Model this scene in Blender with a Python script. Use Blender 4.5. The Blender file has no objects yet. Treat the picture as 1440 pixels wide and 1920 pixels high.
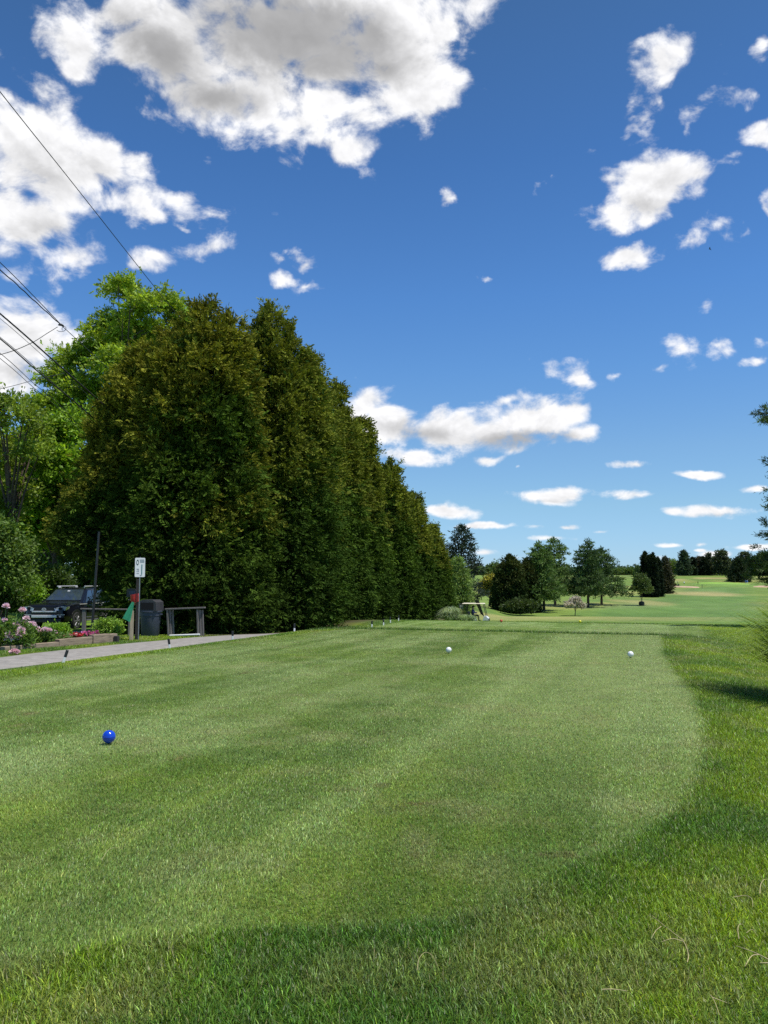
import bpy, bmesh, math, random
import numpy as np
from mathutils import Vector, Matrix, noise as mnoise

R = math.radians
rng = np.random.default_rng(11)
random.seed(11)
scene = bpy.context.scene
COL = scene.collection

# ------------------------------------------------------------------ camera
EYE = 1.6
PITCH = R(4.6)
F = 1554.0                                   # focal length in photo pixels (1440 x 1920)
cam_data = bpy.data.cameras.new("camera")
cam = bpy.data.objects.new("camera", cam_data)
COL.objects.link(cam)
cam.location = (0, 0, EYE)
cam.rotation_euler = (math.pi / 2 + PITCH, 0, 0)
cam_data.sensor_fit = 'VERTICAL'
cam_data.sensor_height = 24.0
cam_data.lens = 24.0 * F / 1920.0
cam_data.clip_start = 0.05
cam_data.clip_end = 20000
scene.camera = cam

# ------------------------------------------------------------------ exposure
scene.view_settings.view_transform = 'Standard'
scene.view_settings.look = 'None'
scene.view_settings.gamma = 1.0
scene.view_settings.use_curve_mapping = False
scene.view_settings.exposure = 0.0
scene.cycles.max_bounces = 6
scene.cycles.diffuse_bounces = 3
scene.cycles.glossy_bounces = 3
scene.cycles.transmission_bounces = 4
scene.cycles.transparent_max_bounces = 6
scene.cycles.use_denoising = False

# ------------------------------------------------------------------ sun
SUN = Vector((0.36, -0.17, 0.917)).normalized()
sun_data = bpy.data.lights.new("sun", 'SUN')
sun = bpy.data.objects.new("sun", sun_data)
COL.objects.link(sun)
sun_data.energy = 5.0
sun_data.angle = R(0.53)
sun_data.color = (1.0, 0.955, 0.88)
sun.rotation_euler = SUN.to_track_quat('Z', 'Y').to_euler()


def ray(px, py):
    u, v = (px - 720.0) / F, (960.0 - py) / F
    return (u, math.cos(PITCH) - math.sin(PITCH) * v, math.sin(PITCH) + math.cos(PITCH) * v)


def P(px, py, d):
    """world point seen at photo pixel (px, py) at distance d along +Y"""
    x, y, z = ray(px, py)
    t = d / y
    return Vector((x * t, d, EYE + z * t))


def px_x(px, d, py=1085):
    x, y, z = ray(px, py)
    return x / y * d


# ------------------------------------------------------------------ sky with clouds (world)
def build_world():
    w = bpy.data.worlds.new("World")
    scene.world = w
    w.use_nodes = True
    nt = w.node_tree
    nt.nodes.clear()
    N, L = nt.nodes, nt.links

    def math_(op, a, b=None, c=None, clamp=False):
        n = N.new('ShaderNodeMath'); n.operation = op; n.use_clamp = clamp
        for i, v in enumerate((a, b, c)):
            if v is None: continue
            if isinstance(v, (int, float)): n.inputs[i].default_value = v
            else: L.new(v, n.inputs[i])
        return n.outputs[0]

    def smooth(v, lo, hi):
        n = N.new('ShaderNodeMapRange'); n.interpolation_type = 'SMOOTHSTEP'
        L.new(v, n.inputs['Value']); n.inputs['From Min'].default_value = lo; n.inputs['From Max'].default_value = hi
        return n.outputs[0]

    tc = N.new('ShaderNodeTexCoord')
    sep = N.new('ShaderNodeSeparateXYZ'); L.new(tc.outputs['Generated'], sep.inputs[0])
    az = math_('ARCTAN2', sep.outputs[0], sep.outputs[1])
    el = math_('ARCSINE', sep.outputs[2])
    def warp_noise(scale, detail):
        n = N.new('ShaderNodeTexNoise'); n.inputs['Scale'].default_value = scale
        n.inputs['Detail'].default_value = detail; n.inputs['Roughness'].default_value = .6
        L.new(tc.outputs['Generated'], n.inputs['Vector'])
        sp = N.new('ShaderNodeSeparateColor'); L.new(n.outputs['Color'], sp.inputs[0])
        return sp.outputs
    w1 = warp_noise(13.0, 5.0)
    el0 = el
    # wind-torn outlines: the cloud shapes are bent by noise, less so near the horizon
    amp = smooth(el0, 0.0, 0.45)
    amp = math_('MULTIPLY_ADD', amp, 0.042, 0.012)
    az = math_('ADD', az, math_('MULTIPLY', math_('SUBTRACT', w1[0], 0.5), math_('MULTIPLY', amp, 1.5)))
    el = math_('ADD', el, math_('MULTIPLY', math_('SUBTRACT', w1[1], 0.5), amp))
    cmb = N.new('ShaderNodeCombineXYZ'); L.new(az, cmb.inputs[0]); L.new(el, cmb.inputs[1])

    def ang(px, py):
        x, y, z = ray(px, py)
        n = math.sqrt(x * x + y * y + z * z)
        return math.atan2(x, y), math.asin(z / n)

    def blob_len(b, acc):
        cx, cy, rx, ry, rot = b[:5]
        rot = R(rot)
        a0, e0 = ang(cx, cy)
        a1, e1 = ang(cx + rx * math.cos(rot), cy + rx * math.sin(rot))
        a2, e2 = ang(cx - ry * math.sin(rot), cy + ry * math.cos(rot))
        la = math.hypot(a1 - a0, e1 - e0); lb = math.hypot(a2 - a0, e2 - e0)
        m = N.new('ShaderNodeMapping'); m.vector_type = 'TEXTURE'
        m.inputs['Location'].default_value = (a0, e0, 0)
        m.inputs['Rotation'].default_value = (0, 0, math.atan2(e1 - e0, a1 - a0))
        # the z input only chains the blobs one after another (its scale makes it vanish)
        m.inputs['Scale'].default_value = (la, lb, 1e6)
        if acc is None:
            L.new(cmb.outputs[0], m.inputs['Vector'])
        else:
            cz = N.new('ShaderNodeCombineXYZ')
            L.new(az, cz.inputs[0]); L.new(el, cz.inputs[1]); L.new(acc, cz.inputs[2])
            L.new(cz.outputs[0], m.inputs['Vector'])
        v = N.new('ShaderNodeVectorMath'); v.operation = 'LENGTH'
        L.new(m.outputs[0], v.inputs[0])
        return v.outputs['Value']

    def field(blobs, k):
        acc = None
        for b in blobs:
            f = math_('MULTIPLY_ADD', blob_len(b, acc), -b[5], b[5])
            acc = f if acc is None else math_('SMOOTH_MAX', acc, f, k)
        return acc

    def noise(vec, scale, detail, rough, dist=0.0):
        n = N.new('ShaderNodeTexNoise'); n.noise_dimensions = '3D'
        n.inputs['Scale'].default_value = scale; n.inputs['Detail'].default_value = detail
        n.inputs['Roughness'].default_value = rough; n.inputs['Distortion'].default_value = dist
        L.new(vec, n.inputs['Vector'])
        return n.outputs[0]

    # small clouds are ragged: wider, thinner shapes that the noise eats into
    CL = [(b[0], b[1], b[2] * 1.04, b[3] * 1.14, b[4], b[5] * .78) if (b[2] < 75 and b[1] < 720) else (b[0], b[1], b[2], b[3], b[4], b[5] * (1.28 if b[2] > 90 and b[3] > 40 else 1.08)) for b in CLOUDS]
    f = field(CL, 0.25)
    # noise in direction space, flattened towards the horizon
    sc = N.new('ShaderNodeVectorMath'); sc.operation = 'MULTIPLY'
    sc.inputs[1].default_value = (1, 1, 1.45)
    L.new(tc.outputs['Generated'], sc.inputs[0])
    n1 = noise(sc.outputs[0], 15.0, 8.0, 0.61, 0.25)
    nl = noise(sc.outputs[0], 5.0, 2.0, 0.5)
    vo = N.new('ShaderNodeTexVoronoi'); vo.feature = 'SMOOTH_F1'; vo.inputs['Scale'].default_value = 24.0
    vo.inputs['Detail'].default_value = 1.0; vo.inputs['Roughness'].default_value = .5; vo.inputs['Smoothness'].default_value = .35
    L.new(sc.outputs[0], vo.inputs['Vector'])
    off = N.new('ShaderNodeVectorMath'); off.operation = 'ADD'
    off.inputs[1].default_value = (0.005, 0.0, 0.014)
    L.new(sc.outputs[0], off.inputs[0])
    n2 = noise(off.outputs[0], 15.0, 4.0, 0.6, 0.25)
    c1 = math_('SUBTRACT', n1, 0.5)
    d1 = math_('MULTIPLY_ADD', c1, 3.0, f)
    d1 = math_('MULTIPLY_ADD', math_('SUBTRACT', nl, 0.5), 0.5, d1)
    d1 = math_('MULTIPLY_ADD', math_('SUBTRACT', 0.66, vo.outputs['Distance']), 0.75, d1)
    dens = smooth(d1, -0.06, 0.72)
    # relief: brighter where the side towards the sun is thinner
    rel = math_('SUBTRACT', n1, n2)
    sh = field(SHADES, 0.3)
    shn = math_('MULTIPLY_ADD', c1, -0.5, sh)
    shade = smooth(shn, 0.0, 0.75)
    core = smooth(d1, 0.25, 1.3)
    br = math_('MULTIPLY_ADD', shade, -0.52, 1.0)
    br = math_('MULTIPLY_ADD', math_('MULTIPLY', rel, math_('MULTIPLY_ADD', shade, -0.7, 1.0)), 1.0, br)
    br = math_('MULTIPLY_ADD', core, -0.06, br)
    br = math_('MAXIMUM', br, 0.30)
    br = math_('MINIMUM', br, 1.06)

    STR = 0.09
    sky = N.new('ShaderNodeTexSky'); sky.sky_type = 'NISHITA'; sky.sun_disc = False
    sky.sun_elevation = math.asin(SUN.z); sky.sun_rotation = math.atan2(SUN.x, SUN.y)
    sky.air_density = 1.0; sky.dust_density = 0.0; sky.ozone_density = 2.2; sky.altitude = 100
    # clearer, bluer air towards the horizon
    ramp = N.new('ShaderNodeValToRGB')
    er = ramp.color_ramp; er.interpolation = 'LINEAR'
    while len(er.elements) < len(SKY_TINT): er.elements.new(0.5)
    for e_, (p_, c_) in zip(er.elements, SKY_TINT): e_.position = p_; e_.color = (c_[0] * .25, c_[1] * .25, c_[2] * .25, 1)
    L.new(math_('MULTIPLY', el0, 1 / 0.8), ramp.inputs[0])
    tint = N.new('ShaderNodeVectorMath'); tint.operation = 'MULTIPLY'
    L.new(sky.outputs[0], tint.inputs[0]); L.new(ramp.outputs[0], tint.inputs[1])
    tin2 = N.new('ShaderNodeVectorMath'); tin2.operation = 'SCALE'; tin2.inputs['Scale'].default_value = 4.0
    L.new(tint.outputs[0], tin2.inputs[0])
    hsv = N.new('ShaderNodeHueSaturation'); hsv.inputs['Saturation'].default_value = 1.0
    hsv.inputs['Value'].default_value = 1.0
    L.new(tin2.outputs[0], hsv.inputs['Color'])
    ccol = N.new('ShaderNodeCombineColor')
    for i, g in enumerate((1.0, 1.0, 1.015)):
        L.new(math_('MULTIPLY', br, g / STR), ccol.inputs[i])
    mix = N.new('ShaderNodeMix'); mix.data_type = 'RGBA'
    L.new(dens, mix.inputs[0]); L.new(hsv.outputs[0], mix.inputs[6]); L.new(ccol.outputs[0], mix.inputs[7])
    bg = N.new('ShaderNodeBackground'); bg.inputs['Strength'].default_value = STR
    L.new(mix.outputs[2], bg.inputs['Color'])
    out = N.new('ShaderNodeOutputWorld')
    L.new(bg.outputs[0], out.inputs['Surface'])
    w.cycles.sampling_method = 'MANUAL'
    w.cycles.sample_map_resolution = 1024


T = 0.5   # thin, wispy
SKY_TINT = [(0.0, (.60, .93, 1.62)), (.028, (.636, .959, 1.56)), (.108, (.78, 1.06, 1.35)), (.189, (.82, 1.11, 1.38)), (.308, (.73, 1.14, 1.53)),
            (.415, (.66, 1.12, 1.59)), (.602, (.57, 1.0, 1.44)), (.78, (.58, .94, 1.24)), (1.0, (.6, .92, 1.18))]
CLOUDS = [
    # great cloud overhead
    (320, 70, 230, 120, 8, 1), (560, 70, 320, 170, 0, 1.1), (760, 110, 150, 140, 10, 1), (870, 50, 60, 110, 15, .7),
    (410, 190, 170, 70, 10, 1), (545, 235, 70, 62, 50, .9), (640, 190, 150, 75, -10, .9), (665, 285, 75, 34, -12, .65),
    (805, 245, 26, 20, 20, T), (150, 105, 95, 60, 30, .8), (190, 160, 60, 30, 20, T), (240, 20, 140, 60, -20, 1),
    (800, 190, 60, 60, 0, .8), (500, 175, 150, 70, 0, 1), (720, 60, 180, 110, 0, 1),
    # left cloud
    (70, 270, 190, 130, 15, 1), (200, 310, 165, 90, 22, 1), (325, 365, 70, 36, 10, .8), (50, 420, 120, 85, 20, .9),
    (120, 475, 80, 40, 20, T), (20, 480, 70, 40, 0, .6), (20, 180, 80, 40, 20, .8),
    (40, 655, 150, 95, 0, 1.1), (150, 640, 40, 25, -10, .6), (-20, 700, 110, 60, 0, 1),
    (385, 466, 58, 24, -24, .9), (285, 490, 36, 18, 10, T), (342, 437, 10, 8, 0, T),
    (527, 484, 26, 13, 10, .75), (572, 494, 30, 18, 0, .85), (540, 524, 34, 18, 20, .85), (580, 540, 30, 12, -5, .8),
    # right hand group
    (1225, 350, 118, 70, -8, 1.1), (1150, 388, 60, 34, -15, .9), (1305, 330, 50, 42, 15, .9), (1285, 400, 46, 26, 20, T),
    (1240, 115, 62, 36, -25, .95), (1190, 230, 48, 24, -38, .8), (1225, 198, 20, 20, -40, .6), (1330, 195, 62, 30, -28, .85),
    (1300, 235, 18, 26, 30, .6), (1395, 165, 22, 14, -20, .6), (1330, 105, 22, 17, -30, T), (1430, 250, 50, 34, -30, .95),
    (1395, 288, 32, 17, -30, .7), (1036, 317, 26, 10, -25, .65), (1105, 288, 38, 10, -14, T), (1190, 480, 48, 18, -8, .9),
    (1285, 448, 38, 17, -25, .85), (1445, 390, 16, 40, 0, .8), (1385, 425, 26, 9, -30, T), (932, 521, 22, 7, -5, .65),
    (986, 515, 15, 10, 10, .75), (835, 378, 18, 11, 30, T), (925, 350, 24, 6, 10, .4), (1308, 590, 20, 10, -25, T),
    (1430, 90, 20, 12, -30, T), (915, 20, 18, 40, 0, T),
    # middle right
    (1290, 656, 72, 29, -12, 1.05), (1240, 684, 34, 10, -5, .8), (1340, 640, 26, 20, 0, .8), (1038, 690, 60, 20, 3, 1),
    (1085, 709, 32, 16, 5, .95), (1155, 703, 17, 8, -15, .7), (1412, 676, 24, 9, -5, .8), (1422, 640, 17, 14, -15, .7),
    # long cloud
    (735, 790, 115, 58, 5, 1.1), (830, 800, 120, 50, 0, 1), (930, 800, 140, 55, -3, 1), (690, 770, 60, 40, 0, 1), (880, 805, 140, 44, -3, 1.1), (1000, 782, 130, 50, -4, 1.1),
    (1075, 765, 72, 26, -6, .9), (775, 852, 68, 20, 3, .9), (1095, 812, 44, 26, 0, .95), (920, 863, 36, 13, 0, .9),
    (973, 877, 12, 5, 0, .7), (955, 752, 60, 22, -10, .9),
    # low clouds
    (1190, 869, 48, 10, 0, .9), (1305, 891, 42, 8, -2, .9), (1425, 918, 36, 11, 0, .95), (1035, 927, 90, 18, 0, 1.1),
    (1195, 929, 62, 14, 0, 1), (1345, 959, 105, 15, 0, 1.1), (1262, 958, 36, 12, 5, .9), (840, 956, 60, 14, 3, 1),
    (925, 984, 80, 7, -2, .9), (1005, 986, 42, 9, 0, .85), (1062, 989, 30, 7, 0, .8), (1030, 1008, 66, 9, 0, .95),
    (1130, 995, 36, 7, 0, .85), (910, 1036, 30, 8, 0, .75), (1150, 1032, 20, 4, 0, .65), (1255, 1023, 32, 5, 0, .7),
    (1310, 1020, 15, 5, 0, .7), (1310, 1031, 16, 4, 0, .7), (1402, 1024, 38, 6, 0, .8), (1340, 1038, 34, 7, 0, .6),
    (1220, 1046, 34, 7, 0, .45), (1000, 1045, 40, 5, 0, .4),
]
SHADES = [
    (560, 70, 290, 115, 4, 1.25), (300, 95, 160, 85, 25, 1.0), (400, 185, 150, 55, 5, .8), (720, 120, 140, 60, 0, .65),
    (90, 330, 170, 90, 15, .42), (60, 440, 110, 60, 0, .35), (1205, 378, 80, 32, -5, .5), (965, 828, 150, 28, -2, .95),
    (790, 812, 130, 32, 5, .6), (1050, 822, 70, 22, 0, .8), (1035, 938, 90, 7, 0, .35), (1345, 967, 100, 7, 0, .4),
    (40, 700, 130, 50, 0, .5), (840, 965, 50, 6, 0, .3), (1195, 939, 55, 6, 0, .3),
]
build_world()


# ------------------------------------------------------------------ numpy noise
def vnoise(x, y, seed=0):
    x = np.asarray(x, float); y = np.asarray(y, float)
    xi = np.floor(x).astype(np.int64); yi = np.floor(y).astype(np.int64)
    xf, yf = x - xi, y - yi
    u, v = xf * xf * (3 - 2 * xf), yf * yf * (3 - 2 * yf)

    def h(i, j):
        n = (i * 374761393 + j * 668265263 + seed * 974634777) & 0xffffffff
        n = ((n ^ (n >> 13)) * 1274126177) & 0xffffffff
        return ((n ^ (n >> 16)) & 0xffff) / 65535.0
    a = h(xi, yi) * (1 - u) + h(xi + 1, yi) * u
    b = h(xi, yi + 1) * (1 - u) + h(xi + 1, yi + 1) * u
    return a * (1 - v) + b * v


def fbm(x, y, scale, octv=4, seed=0, rough=.55):
    s, a, t = 0.0, 1.0, 0.0
    for i in range(octv):
        s = s + a * vnoise(x * scale + 17.3 * i, y * scale - 9.1 * i, seed + i)
        t += a; a *= rough; scale *= 2.03
    return s / t


def sstep(lo, hi, v):
    t = np.clip((np.asarray(v, float) - lo) / (hi - lo), 0, 1)
    return t * t * (3 - 2 * t)


# ------------------------------------------------------------------ terrain height
def _dense(pts, n=6000):
    xs = np.array([p[0] for p in pts], float); zs = np.array([p[1] for p in pts], float)
    # monotone cubic (PCHIP) slopes
    h = np.diff(xs); dl = np.diff(zs) / h
    m = np.zeros_like(xs); m[0], m[-1] = dl[0], dl[-1]
    for i in range(1, len(xs) - 1):
        if dl[i - 1] * dl[i] > 0:
            w1, w2 = 2 * h[i] + h[i - 1], h[i] + 2 * h[i - 1]
            m[i] = (w1 + w2) / (w1 / dl[i - 1] + w2 / dl[i])

    def ev(q):
        q = np.clip(np.asarray(q, float), xs[0], xs[-1])
        k = np.clip(np.searchsorted(xs, q, side='right') - 1, 0, len(xs) - 2)
        t = (q - xs[k]) / h[k]
        return ((1 + 2 * t) * (1 - t) ** 2 * zs[k] + t * (1 - t) ** 2 * h[k] * m[k]
                + t * t * (3 - 2 * t) * zs[k + 1] + t * t * (t - 1) * h[k] * m[k + 1])
    return ev


prof_s = _dense([(-60, 0), (25.1, 0), (25.5, -.08), (26.4, -.30), (38.8, -.40), (39.3, -.48), (41, -.85), (70, -2.3)])
prof_y = _dense([(-60, 0), (40, -.8), (60, -1.9), (80, -2.75), (110, -3.55), (140, -4.75), (165, -5.6), (175, -5.42),
                 (190, -5.05), (220, -4.15), (260, -3.7), (300, -2.84), (345, -2.3), (390, -1.66), (420, -.2), (480, 3.1),
                 (520, 3.8), (600, 3.2), (900, 2.5), (6000, 2.5)])
prof_l = _dense([(-60, -.05), (10, -.08), (18, -.13), (25, -.2), (36, -.55), (60, -.9), (120, -3), (200, -4.5), (300, -2.8),
                 (390, -1.6), (480, 3.1), (520, 3.8), (6000, 2.5)])
AX = np.array([0.31, 0.9507])            # direction of play


def st(x, y):
    return AX[0] * x + AX[1] * y, AX[1] * x - AX[0] * y


def hedge_x(y):
    return -4.2 + .2 * (np.asarray(y, float) - 30)


def G(x, y):
    x = np.asarray(x, float); y = np.asarray(y, float)
    s, t = st(x, y)
    k = sstep(40, 60, y)
    z = prof_s(s) * (1 - k) + prof_y(y) * k
    z = z - .16 * sstep(.35, 2.2, t) * (1 - sstep(24, 34, y))
    b = np.interp(y, [30, 37], [0, 1])
    B = ((-11.0 + .31 * y) / .95) * (1 - b) + (hedge_x(y) - .6) * b
    wdt = np.interp(y, [20, 60], [.7, 4.0])
    w = sstep(0, 1, (B + wdt - x) / (2 * wdt))
    z = z * (1 - w) + prof_l(y) * w
    z = z + (fbm(x, y, .35, 2, 5) - .5) * .04 * (1 - sstep(30, 60, y))
    z = z + (fbm(x, y, .012, 2, 8) - .5) * 1.2 * sstep(90, 220, y) * (1 - sstep(380, 470, y))
    return z


def g(x, y):
    return float(G(np.array([x]), np.array([y]))[0])


def ground_from_px(px, py, z0=0.0):
    x, y, z = ray(px, py)
    t = (z0 - EYE) / z
    return (x * t, y * t)


# ------------------------------------------------------------------ turf regions and colour
TEE_PX = [(1240, 1190), (1243, 1225), (1262, 1260), (1300, 1300), (1318, 1350), (1322, 1400), (1310, 1450), (1280, 1510),
          (1215, 1560), (1130, 1600), (1040, 1645), (940, 1690), (830, 1722), (700, 1738), (560, 1744), (400, 1752), (250, 1768),
          (100, 1790), (0, 1812)]
TEE = [ground_from_px(*p) for p in TEE_PX] + [(-2.6, 3.2), (-4.2, 4.2), (-5.6, 7), (-6.2, 12.5), (-5.5, 16), (-4.1, 20.7),
                                             (-2.75, 24), (-.9, 26.8)]
TEE = np.array(TEE)
PATH_C = [(-11.5, 8.5), (-9.3, 13.2), (-7.95, 16.9), (-6.45, 21.6), (-5.0, 25.0), (-3.4, 27.6), (-2.3, 29.2)]
PATH_W = 1.12


def poly_sd(x, y, poly):
    """signed distance (positive inside)"""
    x = np.asarray(x, float); y = np.asarray(y, float)
    d = np.full(x.shape, 1e9); inside = np.zeros(x.shape, bool)
    n = len(poly)
    for i in range(n):
        ax, ay = poly[i]; bx, by = poly[(i + 1) % n]
        ex, ey = bx - ax, by - ay
        tt = np.clip(((x - ax) * ex + (y - ay) * ey) / (ex * ex + ey * ey + 1e-12), 0, 1)
        d = np.minimum(d, (x - ax - tt * ex) ** 2 + (y - ay - tt * ey) ** 2)
        c = ((ay > y) != (by > y)) & (x < (bx - ax) * (y - ay) / (by - ay + 1e-12) + ax)
        inside ^= c
    return np.where(inside, np.sqrt(d), -np.sqrt(d))


def line_dist(x, y, pts):
    x = np.asarray(x, float); y = np.asarray(y, float)
    d = np.full(x.shape, 1e9)
    for (ax, ay), (bx, by) in zip(pts[:-1], pts[1:]):
        ex, ey = bx - ax, by - ay
        tt = np.clip(((x - ax) * ex + (y - ay) * ey) / (ex * ex + ey * ey), 0, 1)
        d = np.minimum(d, (x - ax - tt * ex) ** 2 + (y - ay - tt * ey) ** 2)
    return np.sqrt(d)


def catmull(pts, n=14):
    pts = [np.array(p, float) for p in pts]
    q = [2 * pts[0] - pts[1]] + pts + [2 * pts[-1] - pts[-2]]
    out = []
    for i in range(1, len(q) - 2):
        for k in range(n):
            t = k / n
            a, b, c, d = q[i - 1], q[i], q[i + 1], q[i + 2]
            out.append(.5 * (2 * b + (c - a) * t + (2 * a - 5 * b + 4 * c - d) * t * t + (3 * b - a - 3 * c + d) * t ** 3))
    out.append(pts[-1])
    return np.array(out)


PATH_L = catmull(PATH_C, 10)
FAIR = np.array([(px_x(a, b), b) for a, b in [(1150, 52), (1180, 120), (1115, 165), (1130, 190), (1215, 235), (1265, 300), (1300, 345), (1340, 372),
                                             (1400, 350), (1425, 250), (1445, 150), (1420, 60), (1390, 46)]])


def masks(x, y):
    s, t = st(x, y)
    wob = (fbm(x, y, 1.3, 3, 31) - .5) * .5
    tee1 = sstep(-.09, .09, poly_sd(x, y, TEE) + wob * .22)
    tee1 = tee1 * (1 - sstep(24.75, 25.0, s))
    tee2 = (sstep(26.2, 26.6, s) * (1 - sstep(38.2, 38.6, s)) * sstep(-11.2, -10.6, t) * (1 - sstep(1.5, 1.9, t)))
    fair = sstep(-4, 4, poly_sd(x, y, FAIR) + (fbm(x, y, .03, 3, 77) - .5) * 12)
    return tee1, tee2, fair


def lerp3(a, b, k):
    return a * (1 - k[..., None]) + np.array(b) * k[..., None]


def turf(x, y):
    """base colour of the grass at world (x, y): species, wear and dryness of the turf, plus shade painted at banks and tee edge"""
    s, t = st(x, y)
    tee1, tee2, fair = masks(x, y)
    far = sstep(45, 120, y)
    n1 = fbm(x, y, .55, 4, 1); n2 = fbm(x, y, 1.7, 4, 2); n3 = fbm(x, y, .22, 3, 3); n4 = fbm(x, y, 4.5, 3, 4)
    c = np.zeros(x.shape + (3,)) + np.array(ROUGH)
    c = lerp3(c, ROUGH_YEL, sstep(.44, .66, n1) * .85)
    c = lerp3(c, ROUGH_DRY, sstep(.52, .7, n2) * .55)
    c = lerp3(c, ROUGH_DARK, sstep(.52, .68, 1 - n1) * .5)
    # greener strip hugging the right side of the tee, shade painted in; yellow-green beyond
    sd_ = poly_sd(x, y, TEE)
    strip = (1 - sstep(.05, .9, -sd_ + (n2 - .5) * 1.2)) * (1 - sstep(26, 34, y)) * sstep(-8, -6, t)
    c = lerp3(c, ROUGH_DARK, strip * .3)
    c = lerp3(c, ROUGH_YEL, sstep(1.3, 2.6, t) * (1 - sstep(40, 60, y)) * .7)
    tc = np.zeros(x.shape + (3,)) + np.array(TEE_G)
    # mowing bands along the axis of the tee
    band = .5 + .5 * np.sin(t * 2.1 + (n3 - .5) * 3)
    tc = lerp3(tc, TEE_PALE, sstep(.42, .66, n1) * .75)
    tc = lerp3(tc, TEE_YEL, sstep(.5, .68, n3 + (n4 - .5) * .25) * .7)
    tc = lerp3(tc, TEE_DARK, sstep(.54, .68, 1 - n2) * .45)
    streak = fbm(t * 2.4, s * .10, 1.0, 3, 41)
    tc = lerp3(tc, TEE_PALE, band * .16 + sstep(.5, .7, streak) * .45)
    tc = lerp3(tc, TEE_DARK, sstep(.52, .7, 1 - streak) * .45)
    scar = sstep(.90, .95, vnoise(x * 5.5, y * 5.5, 71)) * sstep(.5, .62, fbm(x, y, .4, 2, 72))
    tc = lerp3(tc, (.16, .12, .06), scar * .7)
    pale_edge = sstep(-3.4, -1.2, t) * (1 - sstep(.3, .9, t)) * sstep(5, 10, y)
    tc = lerp3(tc, TEE_PALE, pale_edge * .8)
    track = np.exp(-((t + 1.55 + .05 * np.sin(s * .4)) / .10) ** 2) * sstep(9, 13, y)
    tc = lerp3(tc, TEE_DARK, track * .22)
    tc = lerp3(tc, TEE_DRY, sstep(.62, .74, n2) * .35 + sstep(.66, .74, n4) * .3)
    k = np.maximum(tee1, tee2)
    c = lerp3(c, (0, 0, 0), k) + tc * k[..., None]
    # far slopes
    m1 = fbm(x, y, .035, 4, 21); m2 = fbm(x * 1.6, y * .6, .09, 4, 22)
    fc = np.zeros(x.shape + (3,)) + np.array(FAR_ROUGH)
    fc = lerp3(fc, FAR_DRY, sstep(.46, .70, m1) * .8)
    fc = lerp3(fc, FAR_GREEN, sstep(.5, .72, m2) * .6)
    fg = np.zeros(x.shape + (3,)) + np.array(FAIRWAY)
    fg = lerp3(fg, FAR_GREEN, sstep(.4, .7, m2) * .6)
    fg = lerp3(fg, FAIR_PALE, sstep(.5, .75, m1) * .6)
    fc = lerp3(fc, (0, 0, 0), fair) + fg * fair[..., None]
    for (a, b, ra, rb, kk) in DRY:
        e = ((x - a) / ra) ** 2 + ((y - b) / rb) ** 2 + (m2 - .5) * 1.6
        fc = lerp3(fc, (.40, .33, .14), (1 - sstep(.3, 1.1, e)) * kk)
    c = lerp3(c, (0, 0, 0), far) + fc * far[..., None]
    # long uncut grass on the banks at the tee fronts, its shading painted darker
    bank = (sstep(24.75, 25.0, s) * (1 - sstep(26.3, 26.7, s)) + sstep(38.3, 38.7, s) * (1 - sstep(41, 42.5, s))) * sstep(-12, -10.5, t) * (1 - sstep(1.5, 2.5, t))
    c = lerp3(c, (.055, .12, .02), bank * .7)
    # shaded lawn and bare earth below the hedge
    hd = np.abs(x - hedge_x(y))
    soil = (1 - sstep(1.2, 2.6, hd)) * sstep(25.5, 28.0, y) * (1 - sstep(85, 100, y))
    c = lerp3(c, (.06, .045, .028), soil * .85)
    return np.clip(c, .004, .9)


ROUGH, ROUGH_YEL, ROUGH_DRY, ROUGH_DARK = (.098, .190, .018), (.215, .31, .014), (.21, .235, .08), (.050, .125, .018)
TEE_G, TEE_PALE, TEE_YEL, TEE_DARK, TEE_DRY = (.142, .235, .042), (.265, .365, .140), (.185, .285, .026), (.085, .165, .030), (.27, .30, .14)
FAR_ROUGH, FAR_DRY, FAR_GREEN, FAIRWAY, FAIR_PALE = (.165, .24, .045), (.29, .29, .09), (.085, .165, .036), (.125, .215, .050), (.20, .27, .10)
DRY = [(px_x(1275, 300), 285, 14, 26, .75), (px_x(1330, 455), 455, 14, 9, .95), (px_x(1262, 440), 440, 8, 10, .8),
       (px_x(1195, 225), 225, 10, 20, .5), (px_x(1000, 115), 115, 30, 30, .45), (px_x(1425, 460), 460, 16, 10, .6)]


# ------------------------------------------------------------------ mesh helpers
def np_mesh(name, V, FL, mats, tint=None, smooth=False, parent=None, matidx=None, loc=None):
    """link ONE mesh object from a vertex array and a list of (n, k) face arrays"""
    V = np.ascontiguousarray(V, np.float32)
    FL = [np.asarray(f, np.int32) for f in FL if len(f)]
    me = bpy.data.meshes.new(name)
    me.vertices.add(len(V)); me.vertices.foreach_set('co', V.ravel())
    loops = np.concatenate([f.ravel() for f in FL]); sizes = np.concatenate([np.full(len(f), f.shape[1]) for f in FL])
    me.loops.add(len(loops)); me.loops.foreach_set('vertex_index', loops)
    me.polygons.add(len(sizes))
    me.polygons.foreach_set('loop_start', np.concatenate([[0], np.cumsum(sizes)[:-1]]).astype(np.int32))
    if matidx is not None: me.polygons.foreach_set('material_index', np.asarray(matidx, np.int32))
    me.polygons.foreach_set('use_smooth', np.full(len(sizes), smooth))
    me.update(calc_edges=True)
    for m in (mats if isinstance(mats, (list, tuple)) else [mats]): me.materials.append(m)
    if tint is not None:
        a = me.color_attributes.new('tint', 'FLOAT_COLOR', 'POINT')
        a.data.foreach_set('color', np.ascontiguousarray(np.c_[tint, np.ones(len(tint))], np.float32).ravel())
    o = bpy.data.objects.new(name, me); COL.objects.link(o)
    if parent is not None: o.parent = parent
    if loc is not None: o.location = loc
    return o


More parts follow.
